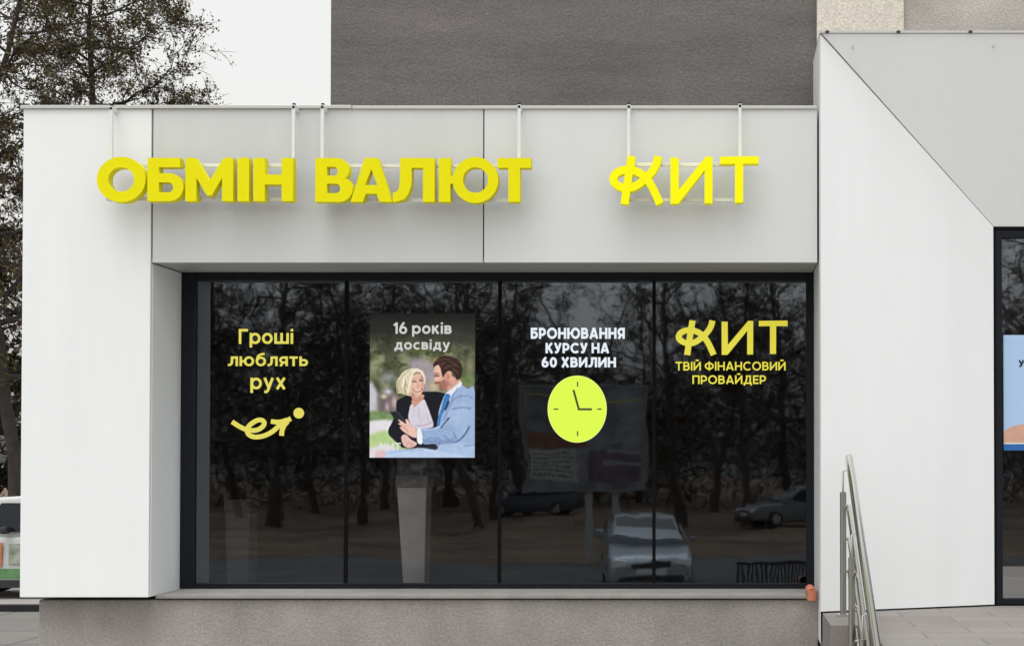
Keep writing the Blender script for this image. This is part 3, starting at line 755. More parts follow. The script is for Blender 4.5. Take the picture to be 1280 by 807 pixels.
    # woman: jacket, top, neck
    blend(poly(B([(470, 30), (380, 70), (325, 110), (320, 240), (270, 360), (232, 430), (232, 500), (300, 570), (380, 640), (420, 660), (760, 640), (850, 560), (910, 300), (930, 60), (860, 0), (640, -10)]), 1), C(33, 32, 42))
    blend(poly(B([(500, 140), (560, 120), (650, 80), (690, 150), (740, 280), (770, 400), (700, 430), (560, 440), (470, 330), (478, 200)]), 1), C(212, 206, 216))
    line(B([(560, 400), (660, 390), (750, 350)]), 1.5, C(182, 172, 190), .8); line(B([(600, 180), (590, 260), (620, 350)]), 2, C(196, 188, 202), .6); line(B([(690, 240), (700, 330), (760, 370)]), 1.2, C(190, 180, 200), .7)
    blend(poly(A([(500, 560), (640, 540), (650, 590), (600, 640), (545, 690), (505, 640)]), 1), C(206, 158, 138))
    line(A([(520, 590), (570, 620), (630, 580)]), 2.2, C(176, 124, 106), .6, 2)
    line(B([(500, 90), (490, 60), (470, 36)]), 2.5, C(20, 20, 26), .9)
    # woman: hair and face
    blend(poly(A([(490, 235), (420, 260), (365, 320), (345, 400), (345, 480), (380, 530), (430, 545), (500, 560), (560, 500), (650, 440), (668, 380), (655, 300), (620, 255), (560, 230)]), 1), C(214, 206, 178))
    for k in range(46):
        u = k/45; x0 = 500-140*u+rng.normal(0, 14); line(A([(520+60*(u-.5), 245), (x0-20, 330+30*u), (x0-30+80*(1-u), 430+90*u), (x0+10+50*(1-u), 500+40*rng.random())]), .7, C(*((244, 238, 216) if k % 2 else (170, 156, 118))), .45, 0)
    blend(poly(A([(530, 300), (600, 285), (640, 320), (655, 400), (648, 470), (620, 540), (570, 572), (520, 545), (498, 480), (502, 380)]), 1), C(226, 184, 166))
    for pts, c, wd, op in (([(520, 250), (440, 300), (400, 400), (400, 500)], C(238, 232, 208), 3, .7), ([(480, 260), (390, 340), (368, 440)], C(190, 180, 148), 2, .6), ([(540, 260), (500, 330), (480, 430), (455, 530)], C(240, 232, 205), 3.2, .8),
                           ([(430, 420), (420, 480), (440, 530)], C(150, 128, 88), 2, .6), ([(380, 470), (395, 520)], C(170, 148, 104), 2, .6), ([(560, 245), (620, 275), (650, 330), (660, 400)], C(232, 226, 200), 2.6, .9)):
        line(A(pts), wd, c, op)
    line(A([(535, 300), (570, 285), (605, 290)]), 2.2, C(120, 96, 76), .55); line(A([(625, 320), (642, 360)]), 1.6, C(122, 96, 80), .6)
    line(A([(515, 392), (535, 384), (558, 390)]), 1.4, C(84, 62, 60), .9); line(A([(600, 378), (622, 376), (636, 384)]), 1.3, C(84, 62, 60), .9)
    line(A([(512, 368), (535, 358), (560, 362)]), .8, C(140, 108, 92), .8); line(A([(594, 356), (615, 350), (636, 356)]), .8, C(140, 108, 92), .8)
    line(A([(580, 400), (590, 440), (575, 455)]), 1.2, C(196, 142, 126), .7); blend(gauss(54.5, 91, 2.4, 2)*.4, C(236, 150, 140)); blend(gauss(64.5, 90, 2, 2)*.35, C(236, 150, 140))
    line(A([(530, 486), (560, 503), (600, 500), (628, 480)]), 1.8, C(170, 70, 76), .9, 0); line(A([(540, 489), (575, 498), (615, 490)]), 1.0, C(246, 240, 238), .95, 0)
    line(A([(505, 470), (520, 540), (570, 574), (620, 545)]), 1.2, C(200, 146, 126), .5)
    # man: suit, shirt, tie
    blend(poly(A([(1090, 420), (1180, 470), (1270, 520), (1300, 1400), (820, 1400), (840, 900), (830, 760), (900, 560), (960, 480), (1040, 410)]), 1), C(158, 180, 212))
    blend(poly(A([(1080, 380), (1110, 430), (1060, 480), (980, 560), (920, 640), (870, 770), (840, 800), (850, 700), (900, 560), (960, 490)]), 1), C(226, 226, 232))
    blend(poly(A([(905, 545), (965, 545), (955, 610), (905, 720), (860, 830), (820, 980), (815, 860), (860, 700)]), 1), C(74, 128, 188))
    blend(poly(A([(940, 620), (960, 640), (920, 730), (900, 720)]), 1)*.8, C(28, 46, 84))
    # man: neck, face, ear, beard, hair
    blend(poly(A([(940, 320), (1070, 360), (1080, 390), (990, 470), (940, 490), (900, 440)]), 1), C(214, 164, 146))
    blend(poly(A([(800, 190), (780, 230), (770, 290), (785, 320), (772, 360), (790, 400), (810, 420), (850, 430), (870, 480), (920, 490), (960, 400), (990, 330), (960, 240), (880, 190)]), 1), C(224, 178, 160))
    blend(poly(A([(785, 398), (850, 385), (905, 360), (945, 380), (940, 440), (915, 500), (868, 495), (850, 440), (800, 415)]), 2)*.8, C(150, 100, 84))
    line(A([(785, 402), (815, 402), (842, 396)]), 1.3, C(112, 70, 62), .8); line(A([(790, 418), (825, 422)]), .9, C(190, 110, 104), .8)
    line(A([(782, 322), (805, 316), (828, 322)]), 1.3, C(60, 44, 42), .95); line(A([(778, 296), (810, 286), (838, 296)]), 1.1, C(80, 58, 52), .9)
    blend(poly(A([(900, 320), (930, 280), (965, 285), (980, 330), (950, 380), (920, 390), (905, 360)]), 1), C(216, 160, 142)); line(A([(925, 310), (950, 320), (940, 360)]), 1, C(170, 112, 98), .7)
    blend(poly(A([(765, 215), (775, 160), (830, 110), (900, 80), (980, 90), (1060, 130), (1110, 200), (1115, 270), (1090, 340), (1050, 370), (1020, 310), (990, 270), (940, 265), (900, 310), (885, 340), (865, 290), (850, 230), (820, 190)]), 1), C(66, 48, 44))
    for pts in ([(800, 160), (870, 120), (960, 130)], [(860, 190), (940, 150), (1040, 190)], [(900, 230), (990, 200), (1070, 250)], [(1000, 240), (1070, 290)]):
        line(A(pts), 1.6, C(118, 88, 74), .6)
    # suit folds, lapel, sleeve
    blend(poly(B([(620, 442), (760, 428), (900, 380), (1010, 400), (1060, 540), (960, 606), (780, 614), (640, 604)]), 1), C(150, 173, 208)); blend(poly(B([(640, 560), (800, 570), (960, 560), (1040, 540), (960, 604), (780, 612), (645, 602)]), 3)*.6, C(112, 132, 172)); line(B([(630, 446), (760, 432), (900, 386)]), 1.4, C(196, 212, 236), .8)
    line(A([(1060, 470), (1000, 560), (985, 640), (940, 730), (890, 850)]), 1.6, C(118, 140, 178), .8)
    line(A([(980, 640), (1060, 570), (1180, 560), (1240, 590)]), 2, C(120, 142, 176), .7); line(B([(1000, 200), (1100, 180), (1210, 190)]), 1.6, C(96, 116, 156), .8)
    line(B([(1200, 410), (1140, 510), (1060, 580), (960, 610), (830, 620)]), 2.2, C(84, 100, 138), .85); line(B([(1010, 480), (1050, 560)]), 1.4, C(104, 124, 160), .8)
    line(B([(960, 300), (900, 370), (860, 420)]), 1.6, C(58, 66, 92), .8); blend(gauss(98, 131, 1.1, 1.1), C(50, 56, 80)); blend(gauss(115, 127, 16, 14)*.35, C(186, 204, 230))
    for pts in ([(690, 560), (760, 540), (800, 590)], [(800, 540), (870, 570)], [(900, 520), (960, 570)]): line(B(pts), 1.6, C(122, 136, 172), .7)
    
    # jeans and laps
    blend(poly(B([(150, 740), (220, 690), (420, 680), (640, 660), (800, 680), (1000, 720), (1270, 760), (1270, 830), (150, 830)]), 2), C(188, 204, 232))
    blend(poly(B([(840, 620), (1060, 600), (1270, 620), (1270, 760), (1000, 720), (840, 690)]), 2), C(172, 192, 222)); line(B([(1140, 640), (1260, 620)]), 1, C(120, 130, 160), .8)
    blend(poly(B([(80, 700), (160, 690), (200, 720), (160, 780), (70, 790)]), 2)*.8, C(222, 184, 184)); line(B([(240, 720), (420, 690), (640, 690)]), 2, C(160, 182, 218), .7); blend(poly(B([(560, 640), (760, 620), (820, 640), (800, 680), (640, 660)]), 1)*.8, C(40, 42, 60))
    # hands, cuff, phone
    blend(poly(B([(565, 450), (620, 445), (640, 600), (590, 610), (570, 560)]), 1), C(236, 238, 244))
    blend(poly(B([(385, 520), (440, 500), (500, 560), (570, 600), (550, 640), (480, 665), (420, 640), (390, 590)]), 1), C(222, 184, 176)); line(B([(440, 640), (470, 600), (500, 600)]), .8, C(176, 130, 124), .8); line(B([(490, 650), (520, 610)]), .8, C(176, 130, 124), .8)
    blend(poly(B([(240, 232), (330, 225), (440, 360), (420, 420), (360, 400), (290, 300)]), 1, False), C(44, 44, 50)); line(B([(245, 235), (330, 230), (430, 350)]), .9, C(100, 100, 108), .8)
    blend(poly(B([(345, 318), (400, 350), (440, 370), (430, 320), (460, 325), (510, 390), (560, 440), (570, 530), (520, 535), (440, 490), (380, 440), (365, 410), (390, 410), (345, 370), (370, 365), (350, 335)]), 1), C(232, 192, 178))
    line(B([(375, 375), (430, 420), (460, 450)]), .8, C(186, 138, 124), .8); line(B([(395, 415), (440, 450), (470, 480)]), .8, C(186, 138, 124), .8); line(B([(420, 390), (470, 400)]), .8, C(186, 138, 124), .7)
    # strands, cloth and skin tone, the bite of a printed photograph
    for k in range(30):
        u = k/29; line(A([(790+60*u, 170-70*u+rng.normal(0, 8)), (900+70*u, 130+60*u), (1000+90*u, 180+70*u+rng.normal(0, 8)), (1050+40*u, 260+80*u)]), .7, C(*((126, 96, 80) if k % 3 == 0 else (40, 28, 27))), .5, 0)
    blend(gauss(56, 85, 3, 6)*.35, C(244, 212, 196)); blend(gauss(67, 90, 2.5, 9)*.35, C(170, 120, 104)); blend(gauss(53, 100, 5, 2)*.4, C(176, 124, 108))
    blend(gauss(86, 72, 3, 7)*.35, C(240, 206, 190)); blend(gauss(97, 82, 4, 7)*.35, C(176, 126, 110)); blend(gauss(100, 88, 3, 3)*.4, C(160, 112, 98))
    blend(gauss(56, 84.6, 2.6, 1.1)*.55, C(110, 82, 78)); blend(gauss(64.2, 83.2, 2.3, 1.1)*.55, C(110, 82, 78)); blend(gauss(84.5, 77.2, 2.4, 1.2)*.6, C(104, 76, 72))
    lum = img.mean(-1, keepdims=True)
    cloth = noise(3, 4)[..., None]-.5
    img += cloth*np.clip((lum-40)/80, 0, 1)*np.where(Y[..., None] > 84, 11, 8) + (noise(6)[..., None]-.5)*12*np.clip(lum/120, 0, 1)
    soft = np.stack([blur(img[..., c], 3) for c in range(3)], -1)
    img = img+(img-soft)*.4
    img = (img-112)*1.08+112-2
    img = np.minimum(img, 255)
    return np.clip(img, 0, 255), Wd, Hd
pimg, pw, ph = paint_poster()
pimg = pimg/255.0; plin = np.where(pimg <= .04045, pimg/12.92, ((pimg+.055)/1.055)**2.4)
yq = LG-.006
pa, pb = P(462, 571.5, yq), P(593.8, 392, yq)
poster = thing('advertising_poster', 'lit poster of a laughing couple with a phone and the words 16 років досвіду', 'poster', P(528, 571.5, yq))
xv = np.linspace(pa.x, pb.x, pw); zv = np.linspace(pb.z, pa.z, ph)
gx, gz = np.meshgrid(xv, zv); vv = np.stack([gx, np.full_like(gx, yq), gz], -1).reshape(-1, 3)-np.array(poster.location)
idx = np.arange(pw*ph).reshape(ph, pw)
ff = np.stack([idx[1:, :-1], idx[1:, 1:], idx[:-1, 1:], idx[:-1, :-1]], -1).reshape(-1, 4)
me = bpy.data.meshes.new('picture'); me.from_pydata(vv.tolist(), [], ff.tolist()); me.update()
ca = me.color_attributes.new('print', 'FLOAT_COLOR', 'POINT')
ca.data.foreach_set('color', np.concatenate([plin.reshape(-1, 3), np.ones((pw*ph, 1))], 1).astype(np.float32).ravel())
pm = mat('lit_print', (.01, .01, .01), .8, spec=.05)
an = pm.node_tree.nodes.new('ShaderNodeAttribute'); an.attribute_name = 'print'
pm.node_tree.links.new(an.outputs['Color'], pm.node_tree.nodes['Principled BSDF'].inputs['Emission Color']); pm.node_tree.nodes['Principled BSDF'].inputs['Emission Strength'].default_value = .67
me.materials.append(pm)
po = bpy.data.objects.new('picture', me); col.objects.link(po); po.parent = poster
MB().box(pa.x-.004, pb.x+.004, yq+.001, yq+.008, pa.z-.004, pb.z+.004).build('backing', 'black', poster)
pt_ = emis('poster_text', rgb(206, 206, 204), .95)
for b_, r_ in (('16 років', (491.5, 564.5, 402, 420.5)), ('досвіду', (493, 562.5, 424, 440))):
    mb = MB(); text_into(mb, b_, *r_, yq-.0015, .001, .18, .12); mb.build('text_line', pt_, poster)
def fp_p(u, v):
    q = P(473+(u-72)/(1208-72)*28, 553+(v-92)/(458-92)*9.5, yq-.0008); return q.x, q.z
lg = bpy.data.objects.new('logo', None); col.objects.link(lg); lg.parent = poster
brand(lg, fp_p, 70, yq-.006, yq-.001, emis('poster_logo', rgb(235, 232, 236), .85), 'letter')

# ------------------------------------------------------------------ trees
def grow(seed, height, trunk_r, lean=(0, 0), limbs=16, limb_len=3.2, first=.25, droop=.0, subs=7, twigs=5, leaves=6, leaf=.10, spread=1.0, up=.25, bend=.18):
    rnd = random.Random(seed); wood = MB(); trunk = MB(); fol = MB()
    def path(start, d, length, n, wob, up_):
        pts = [Vector(start)]; d = Vector(d).normalized()
        for i in range(n):
            d = (d+Vector((rnd.gauss(0, wob), rnd.gauss(0, wob), rnd.gauss(0, wob)+up_))).normalized(); pts.append(pts[-1]+d*length/n)
        return pts, d
    n = 12; pts = [Vector((0, 0, -.05))]; d = Vector((lean[0], lean[1], 1)).normalized()
    for i in range(n):
        d = (d+Vector((rnd.gauss(0, .12), rnd.gauss(0, .12), .09))).normalized(); pts.append(pts[-1]+d*height/n)
    rad = [trunk_r*(1.25 if i == 0 else 1)*(1-.86*i/n) for i in range(n+1)]
    trunk.tube(pts, rad, 9)
    def at(t):
        f = t*n; i = min(int(f), n-1); return pts[i].lerp(pts[i+1], f-i), rad[i]+(rad[i+1]-rad[i])*(f-i)
    def leaf_quad(p):
        s_ = leaf*rnd.uniform(.6, 1.35); a = Vector((rnd.gauss(0, 1), rnd.gauss(0, 1), rnd.gauss(0, 1))).normalized(); b = a.orthogonal().normalized()
        b = Matrix.Rotation(rnd.uniform(0, 6.28), 3, a) @ b; c = a.cross(b)
        fol.add([p-b*s_*.5, p+c*s_*.28, p+b*s_*.6, p-c*s_*.28], [(0, 1, 2, 3)])
    for k in range(limbs):
        t = first+(1-first)*((k+rnd.random()*.6)/limbs)*.97; p, r = at(t)
        a = k*2.4+rnd.uniform(-.5, .5); L = limb_len*(1-.55*(t-first)/(1-first))*rnd.uniform(.7, 1.15)
        lp, ld = path(p, (math.cos(a)*spread, math.sin(a)*spread, rnd.uniform(.1, .6)), L, 7, bend, up*.1-droop*.1)
        r0 = min(r*.62, .02+.028*L); wood.tube(lp, [r0*(1-.8*i/7) for i in range(8)], 6, caps=False)
        for j in range(subs):
            i0 = rnd.randint(1, 7); q = lp[i0]; dd = (lp[i0]-lp[i0-1]).normalized()
            sd_ = dd+Vector((rnd.gauss(0, .7), rnd.gauss(0, .7), rnd.gauss(.05, .45)))
            sl = L*rnd.uniform(.25, .5); sp, _ = path(q, sd_, sl, 5, .22, up*.05-droop*.1)
            r1 = max(.008, r0*(1-.8*i0/7)*.55); wood.tube(sp, [r1*(1-.75*i/5) for i in range(6)], 4, caps=False)
            dens = rnd.random()**.7*1.6
            for m_ in range(twigs):
                i1 = rnd.randint(1, 5); q2 = sp[i1]
                tp, _ = path(q2, (sp[i1]-sp[i1-1]).normalized()+Vector((rnd.gauss(0, .8), rnd.gauss(0, .8), rnd.gauss(0, .6))), sl*rnd.uniform(.3, .6), 3, .25, -droop*.1)
                wood.tube(tp, [.009, .0075, .0055, .0035], 3, caps=False)
                for _ in range(int(leaves*dens*rnd.random()*2)):
                    u = rnd.random()*3; i2 = min(int(u), 2); c = tp[i2].lerp(tp[i2+1], u-i2)
                    leaf_quad(c+Vector((rnd.gauss(0, .07), rnd.gauss(0, .07), rnd.gauss(0, .07))))
    return trunk, wood, fol
def tree(name, label, loc, args, barkm='bark', leafm='leaf', group=None, rot=0):
    tr, wo, fo = grow(**args)
    root = thing(name, label, 'tree', (0, 0, 0), group)
    t = tr.build('trunk', barkm, root); wo.build('limbs', barkm, root)
    if fo.f: fo.build('crown', leafm, root)
    root.location = loc; root.rotation_euler.z = rot
    return root
pA = P(30, 600, 24.0); pB = P(22, 140, 29.0)
tree('autumn_tree', 'dark tall tree with thin brown leaves standing left of the white pillar', (pA.x, 24.0, 0), dict(seed=11, height=16, trunk_r=.17, limbs=30, limb_len=4.2, first=.28, subs=13, twigs=9, leaves=6, leaf=.085, bend=.24), rot=.4)
tree('autumn_tree', 'dark spreading tree with sparse olive leaves seen over the shop roof', (pB.x, 29.0, 0), dict(seed=23, height=17, trunk_r=.21, limbs=42, limb_len=4.3, first=.28, subs=16, twigs=10, leaves=8, leaf=.085, droop=.3, up=.1, bend=.24), rot=1.0)
pC = P(-10, 400, 31.0)
tree('evergreen_tree', 'dark green needled tree at the left edge behind the parked van', (pC.x, 31.0, 0), dict(seed=5, height=12, trunk_r=.2, limbs=34, limb_len=3.4, first=.08, subs=8, twigs=6, leaves=10, leaf=.17, droop=.3), leafm='needle')

def scatter_mass(seed, n, x0, x1, y0, y1, hfun, size, slim=.22):
    rnd = random.Random(seed); fo = MB()
    for _ in range(n):
        x = rnd.uniform(x0, x1); y = rnd.uniform(y0, y1); h = hfun(x, rnd); z = h*rnd.random()**.8
        s_ = size*rnd.uniform(.5, 1.4); a = Vector((rnd.gauss(0, 1), rnd.gauss(0, 1), rnd.gauss(0, 1))).normalized(); b = a.orthogonal().normalized(); b = Matrix.Rotation(rnd.uniform(0, 6.28), 3, a) @ b; c = a.cross(b)
        p = Vector((x, y, z)); fo.add([p-b*s_*.8, p+c*s_*slim, p+b*s_*.8, p-c*s_*slim], [(0, 1, 2, 3)])
    return fo
o = scatter_mass(3, 9000, -26, -6, 44, 54, lambda x, r: 4.2+1.5*math.sin(x*.9)+r.random()*2, .5).build('thicket', 'wood_mass')
struct(o, 'stuff', 'dark far thicket low behind the trees on the left', 'thicket')

# park behind the photographer, seen mirrored in the window
def mirror(px, py_ground_Z, dummy=None): pass
def mloc(px, Zv):
    """place of a thing that the window mirrors at photo column px and optical distance Zv"""
    return ((px-CX)/F*Zv, 2*WY-(Zv-D))
proto = []
for s_ in (41, 42, 43):
    proto.append(dict(seed=s_, height=13.5, trunk_r=.19, limbs=22, limb_len=4.6, first=.22, subs=10, twigs=7, leaves=2, leaf=.14, bend=.26, lean=(.06*(s_-42), 0)))
GL = 'trees of the park across the street mirrored in the shop window'
roots = []
spots = [(300, 66), (350, 58), (395, 74), (455, 60), (480, 72), (590, 57), (612, 66), (560, 76), (660, 70), (705, 84), (800, 80), (850, 60), (890, 72), (930, 58), (975, 66), (1060, 62), (1120, 74), (1300, 58), (230, 60), (150, 70), (1200, 68), (745, 92)]
for i, (px, Zv) in enumerate(spots):
    x, y = mloc(px, Zv)
    if i < 3:
        r_ = tree('park_tree', 'tall nearly bare park tree across the street mirrored in the shop window', (x, y, 0), proto[i], 'bark_far', 'wood_mass', GL)
        roots.append(r_)
    else:
        r_ = copy_tree(roots[i % 3]); r_.location = (x, y, 0)
    r_.rotation_euler.z = i*1.9; k = .85+.3*((i*7) % 10)/10; r_.scale = (k, k, k)
def hmass(x, r):
    gap = math.exp(-((x+4.6)/3.6)**2)
    return (11.5+2.0*math.sin(x*.35+1)+1.3*math.sin(x*1.1))*(1-.42*gap)*(.7+.45*r.random())
o = scatter_mass(9, 60000, -44, 22, -84, -62, hmass, .62, .055).build('woodland', 'wood_mass')
struct(o, 'stuff', 'dense dark park woodland across the street mirrored in the window', 'woodland')

# ------------------------------------------------------------------ vehicles
def loft(mb, secs, smooth=True, cap=True):
    n = len(secs[0]); vs = [p for s_ in secs for p in s_]
    fs = [(i*n+k, i*n+(k+1) % n, (i+1)*n+(k+1) % n, (i+1)*n+k) for i in range(len(secs)-1) for k in range(n)]
    mb.add(vs, fs, smooth)
    if cap: mb.add(secs[0], [tuple(range(n-1, -1, -1))]); mb.add(secs[-1], [tuple(range(n))])
def rsec(y, hw, z0, z1, top_in=.08, r=.09):
    """rounded car cross-section at length y"""
    pts = []
    for (cx, cz, a0) in ((hw-r, z0+r, -90), (hw-top_in-r, z1-r, 0), (-(hw-top_in)+r, z1-r, 90), (-hw+r, z0+r, 180)):
        for k in range(5):
            a = R(a0+90*k/4); pts.append((cx+r*math.cos(a), y, cz+r*math.sin(a)))
    return pts
def wheel(parent, x, y, r, wd):
    t = MB(); t.tube([(x-wd/2, y, r), (x-wd*.4, y, r), (x+wd*.4, y, r), (x+wd/2, y, r)], [r*.9, r, r, r*.9], 24)
    wo = t.build('wheel', 'tyre', parent)
    s_ = 1 if x > 0 else -1
    MB().tube([(x+s_*wd*.49, y, r), (x+s_*(wd*.5+.008), y, r)], [r*.64, r*.58], 20).build('rim', 'rim', wo)
def make_car(name, label, paint, van=False, group=None, extra=None):
    """nose towards +y, standing on z = 0, centred on x"""
    root = thing(name, label, 'van' if van else 'car', (0, 0, 0), group)
    Hh = 1.85 if van else 1.46; L = 4.7 if van else 4.2; hw = .86
    b = MB()
    if not van:
        prof = [(-L/2, .35, .80), (-L/2+.05, .26, .95), (-1.4, .22, .99), (.55, .22, .98), (.9, .22, .94), (L/2-.35, .23, .80), (L/2-.06, .25, .70), (L/2, .33, .58)]
    else:
        prof = [(-L/2, .35, 1.05), (-L/2+.05, .26, 1.12), (-1.4, .22, 1.14), (1.0, .22, 1.12), (1.35, .22, 1.06), (L/2-.3, .24, .92), (L/2-.06, .26, .78), (L/2, .34, .62)]
    loft(b, [rsec(y, hw*(1 if abs(y) < L/2-.3 else .94 if abs(y) < L/2-.03 else .86), z0, z1, .05, .10) for y, z0, z1 in prof])
    body = b.build('body', paint, root)
    c = MB()
    zb_ = .96 if not van else 1.12
    if not van: cp = [(-1.95, zb_, zb_+.02, .80), (-1.7, zb_-.05, 1.25, .78), (-1.2, zb_-.05, Hh-.04, .72), (-.4, zb_-.05, Hh, .70), (.1, zb_-.05, Hh-.03, .71), (.95, zb_-.06, zb_+.03, .80)]
    else: cp = [(-L/2+.03, zb_-.05, Hh-.08, .78), (-L/2+.25, zb_-.05, Hh, .78), (0, zb_-.05, Hh, .78), (.95, zb_-.05, Hh-.05, .77), (1.45, zb_-.06, zb_+.03, .82)]
    loft(c, [rsec(y, h_, z0, max(z1, z0+.16), .10, .07) for y, z0, z1, h_ in cp])
    c.build('cabin', paint, body)
    # glass
    y0, z0, y1, z1 = (.86, 1.0, .20, Hh-.07) if not van else (1.39, 1.17, 1.0, Hh-.12)
    MB().hexa([(-.62, y0+.035, z0+.035), (.62, y0+.035, z0+.035), (.55, y1+.045, z1+.02), (-.55, y1+.045, z1+.02)],
              [(-.62, y0-.03, z0), (.62, y0-.03, z0), (.55, y1-.03, z1-.02), (-.55, y1-.03, z1-.02)]).build('windscreen', 'car_glass', root)
    for s_ in (-1, 1):
        if not van: wins = [[(.62, 1.03), (-.28, 1.03), (-.28, Hh-.12), (.12, Hh-.12)], [(-.36, 1.03), (-1.45, 1.03), (-1.2, Hh-.16), (-.36, Hh-.12)]]
        else: wins = [[(1.2, 1.19), (.1, 1.19), (.1, Hh-.15), (.86, Hh-.15)], [(-.1, 1.19), (-1.1, 1.19), (-1.1, Hh-.15), (-.1, Hh-.15)], [(-1.2, 1.19), (-2.1, 1.19), (-2.1, Hh-.15), (-1.2, Hh-.15)]]
        for q in wins:
            xo_ = (.785, .715) if not van else (.815, .725)
            zlo, zhi = 1.03 if not van else 1.19, Hh-.12
            f_ = lambda z: s_*(xo_[0]+(xo_[1]-xo_[0])*(z-zlo)/(zhi-zlo))
            MB().hexa([(f_(z)+s_*.004, y, z) for y, z in q], [(f_(z)-s_*.05, y, z) for y, z in q]).build('side_window', 'car_glass', root)
        ym = .72 if not van else .70; zm = 1.0 if not van else 1.16
        MB().box(*sorted((s_*.84, s_*1.02)), ym-.06, ym+.06, zm, zm+.13).build('wing_mirror', paint if not van else 'black_plastic', root, bevel=.03)
        hl = MB(); hl.box(*sorted((s_*.46, s_*.76)), L/2-.14, L/2-.012, .56 if not van else .62, .70 if not van else .80); hl.build('headlight', 'headlight', root, bevel=.03)
        for yy in (L/2-.78, -L/2+.8): wheel(root, s_*(hw-.10), yy, .31 if not van else .33, .2)
    MB().box(-.36, .36, L/2-.05, L/2+.006, .54, .66).build('grille', 'black_plastic', root, bevel=.02)
    MB().box(-.30, .30, L/2-.02, L/2+.012, .655, .675).build('grille_trim', 'chrome', root)
    MB().box(-.62, .62, L/2-.05, L/2+.010, .30, .40).build('lower_grille', 'black_plastic', root, bevel=.02)
    MB().box(-.26, .26, L/2+.003, L/2+.016, .43, .53).build('number_plate', 'white_metal', root)
    return root
silver = mat('silver_car_paint', (.33, .37, .41), .22, metal=.4)
carw = mat('white_car_paint', (.17, .18, .19), .25)
carg = mat('dark_car_paint', (.10, .12, .15), .22, metal=.3)
vanw = mat('white_van_paint', (.52, .53, .52), .3, var=.1, vscale=4)
def put(root, px, Zv, rot):
    x, y = mloc(px, Zv); root.location = (x, y, 0); root.rotation_euler.z = rot
put(make_car('parked_car', 'silver parked car facing the shop, largest car mirrored in the window', silver), 806, 31.0, R(-6))
put(make_car('parked_car', 'white parked car mirrored low at the right end of the window', carw), 992, 56, R(70))
put(make_car('parked_car', 'dark parked car mirrored beneath the trees left of the silver car', carg), 668, 68, R(100))
# van at the left edge of the picture
yv_ = -D+27.9
van = make_car('parked_van', 'white van with green stripes parked at the left edge beyond the pillar', vanw, van=True)
green = mat('green_decal', (.11, .24, .10), .35, var=.4, vscale=5); orange = mat('orange_decal', (.50, .17, .08), .4, var=.3, vscale=6)
for s_ in (-1, 1):
    MB().box(*sorted((s_*.835, s_*.868)), -1.6, 1.0, .36, .54).build('green_stripe', green, van)
    MB().box(*sorted((s_*.842, s_*.8665)), -1.2, .66, .62, .98).build('decal', mat('sage_decal', (.30, .33, .27), .4, var=.5, vscale=7), van)
    MB().box(*sorted((s_*.842, s_*.867)), 0.78, 1.2, .58, 1.0).build('decal', orange, van)
    MB().box(*sorted((s_*.80, s_*.872)), -1.3, 1.2, .20, .34).build('door_sill', 'black_plastic', van)
xm_ = PX(7, 676, yv_-.9)
van.rotation_euler.z = R(90); van.location = (xm_+.70, yv_, .118)

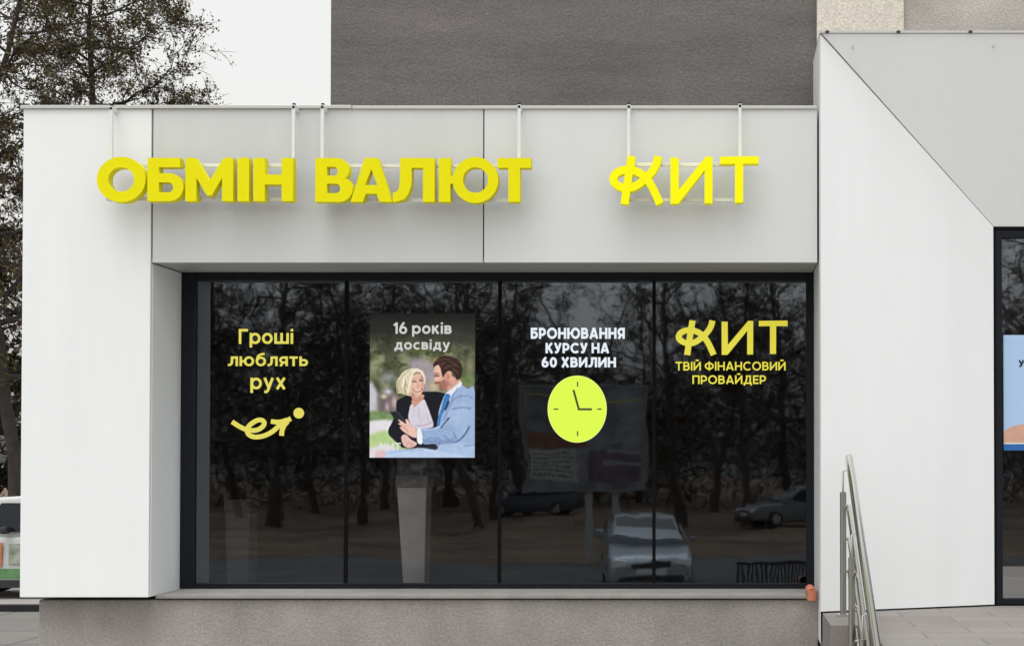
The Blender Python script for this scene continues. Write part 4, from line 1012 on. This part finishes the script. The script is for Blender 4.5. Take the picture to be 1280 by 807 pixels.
# ------------------------------------------------------------------ more things mirrored in the window
def mP(px, py, Zv): return P(px, py, Zv-D)     # virtual point; x and z are the real ones
def board():
    Zv = 38.0; yr = 2*WY-(Zv-D)
    a = mP(656, 612, Zv); b = mP(806, 484, Zv)
    root = thing('billboard', 'framed billboard on posts across the street mirrored behind the lime clock', 'billboard', ((a.x+b.x)/2, yr, 0))
    MB().box(a.x, b.x, yr-.08, yr, a.z, b.z).build('panel', mat('board_panel', (.24, .25, .265), .5, var=.7, vscale=1.6), root)
    MB().box(a.x-.035, b.x+.035, yr-.06, yr+.03, b.z, b.z+.04).box(a.x-.035, b.x+.035, yr-.06, yr+.03, a.z-.04, a.z).box(a.x-.035, a.x, yr-.06, yr+.03, a.z, b.z).box(b.x, b.x+.035, yr-.06, yr+.03, a.z, b.z).build('board_frame', mat('board_frame', (.28, .28, .27), .6), root, bevel=.01)
    def rc(p0, q0, p1, q1, m, name, dy=.004):
        c = mP(p0, q1, Zv); d = mP(p1, q0, Zv); MB().box(c.x, d.x, yr+.001, yr+dy, c.z, d.z).build(name, m, root)
    rc(660, 558, 722, 600, mat('board_paper', (.50, .49, .46), .6, var=.25, vscale=9), 'notice')
    rc(660, 538, 735, 556, mat('board_orange', (.26, .12, .07), .6, var=.4, vscale=5), 'orange_band', .005)
    rc(736, 560, 800, 600, mat('board_picture', (.16, .11, .13), .6, var=.7, vscale=3), 'picture', .004)
    wr = mat('board_writing', (.34, .33, .32), .6)
    rnd = random.Random(4)
    for k in range(6):
        q = 563+k*6; x_ = 664
        while x_ < 716:
            l_ = rnd.uniform(2.5, 8); rc(x_, q, min(718, x_+l_), q+2.2, mat('notice_ink', (.14, .14, .14), .7) if k == 0 and x_ == 664 else bpy.data.materials['notice_ink'], 'printed_line', .006); x_ += l_+1.6
    for k, q in enumerate((522, 534, 547, 560, 573)): rc(775-5*k, q, 801, q+5, wr, 'printed_line', .0065)
    ye = mat('board_line', (.55, .48, .05), .5)
    rc(662, 492, 664, 505, ye, 'line'); rc(664, 491, 690, 493, ye, 'line', .006); rc(750, 500, 804, 502, ye, 'line', .006)
    for xx in (735, 772):
        c = mP(xx, 600, Zv); MB().box(c.x-.09, c.x+.09, yr-.28, yr-.09, 0, a.z+.4).build('post', 'concrete', root, bevel=.01)
board()
def pillar(px0, px1, qx0, qx1, ytop, ybot, yr, label, cm):
    top = P(px0, ytop, yr); bot = P(qx0, ybot, yr); z0 = zs-.12
    xa0, xa1 = top.x, PX(px1, ytop, yr); xb0, xb1 = bot.x, PX(qx1, ybot, yr)
    root = thing('concrete_pillar', label, 'pillar', ((xb0+xb1)/2, yr, z0)); dpt = .22
    MB().hexa([(xb0, yr, z0), (xb1, yr, z0), (xa1, yr, top.z), (xa0, yr, top.z)], [(xb0, yr+dpt, z0), (xb1, yr+dpt, z0), (xa1, yr+dpt, top.z), (xa0, yr+dpt, top.z)]).build('shaft', cm, root, bevel=.01)
    zc = top.z+.09
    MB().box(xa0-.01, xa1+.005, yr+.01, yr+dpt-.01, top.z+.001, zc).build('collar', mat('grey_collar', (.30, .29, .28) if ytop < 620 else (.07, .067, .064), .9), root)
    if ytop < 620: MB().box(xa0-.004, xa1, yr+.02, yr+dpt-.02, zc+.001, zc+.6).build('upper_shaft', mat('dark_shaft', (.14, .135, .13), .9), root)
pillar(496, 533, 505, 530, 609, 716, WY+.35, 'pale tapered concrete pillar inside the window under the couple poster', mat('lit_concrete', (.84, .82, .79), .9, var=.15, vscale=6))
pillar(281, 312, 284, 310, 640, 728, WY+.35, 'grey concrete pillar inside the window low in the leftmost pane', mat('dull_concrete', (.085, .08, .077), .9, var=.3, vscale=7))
def bench():
    Zv = 31.2; yr = 2*WY-(Zv-D); a = mP(922, 730, Zv); b = mP(1030, 705, Zv)
    root = thing('slatted_fence', 'low black slatted fence mirrored at the right end of the window', 'fence', ((a.x+b.x)/2, yr, 0))
    n = 22; mb = MB()
    for i in range(n):
        x = a.x+(b.x-a.x)*i/(n-1); mb.box(x-.022, x+.022, yr-.02, yr+.02, 0, b.z)
    mb.build('slats', 'black_plastic', root)
    MB().box(a.x-.05, b.x+.05, yr-.03, yr+.03, b.z, b.z+.06).build('top_rail', 'black_plastic', root)
bench()
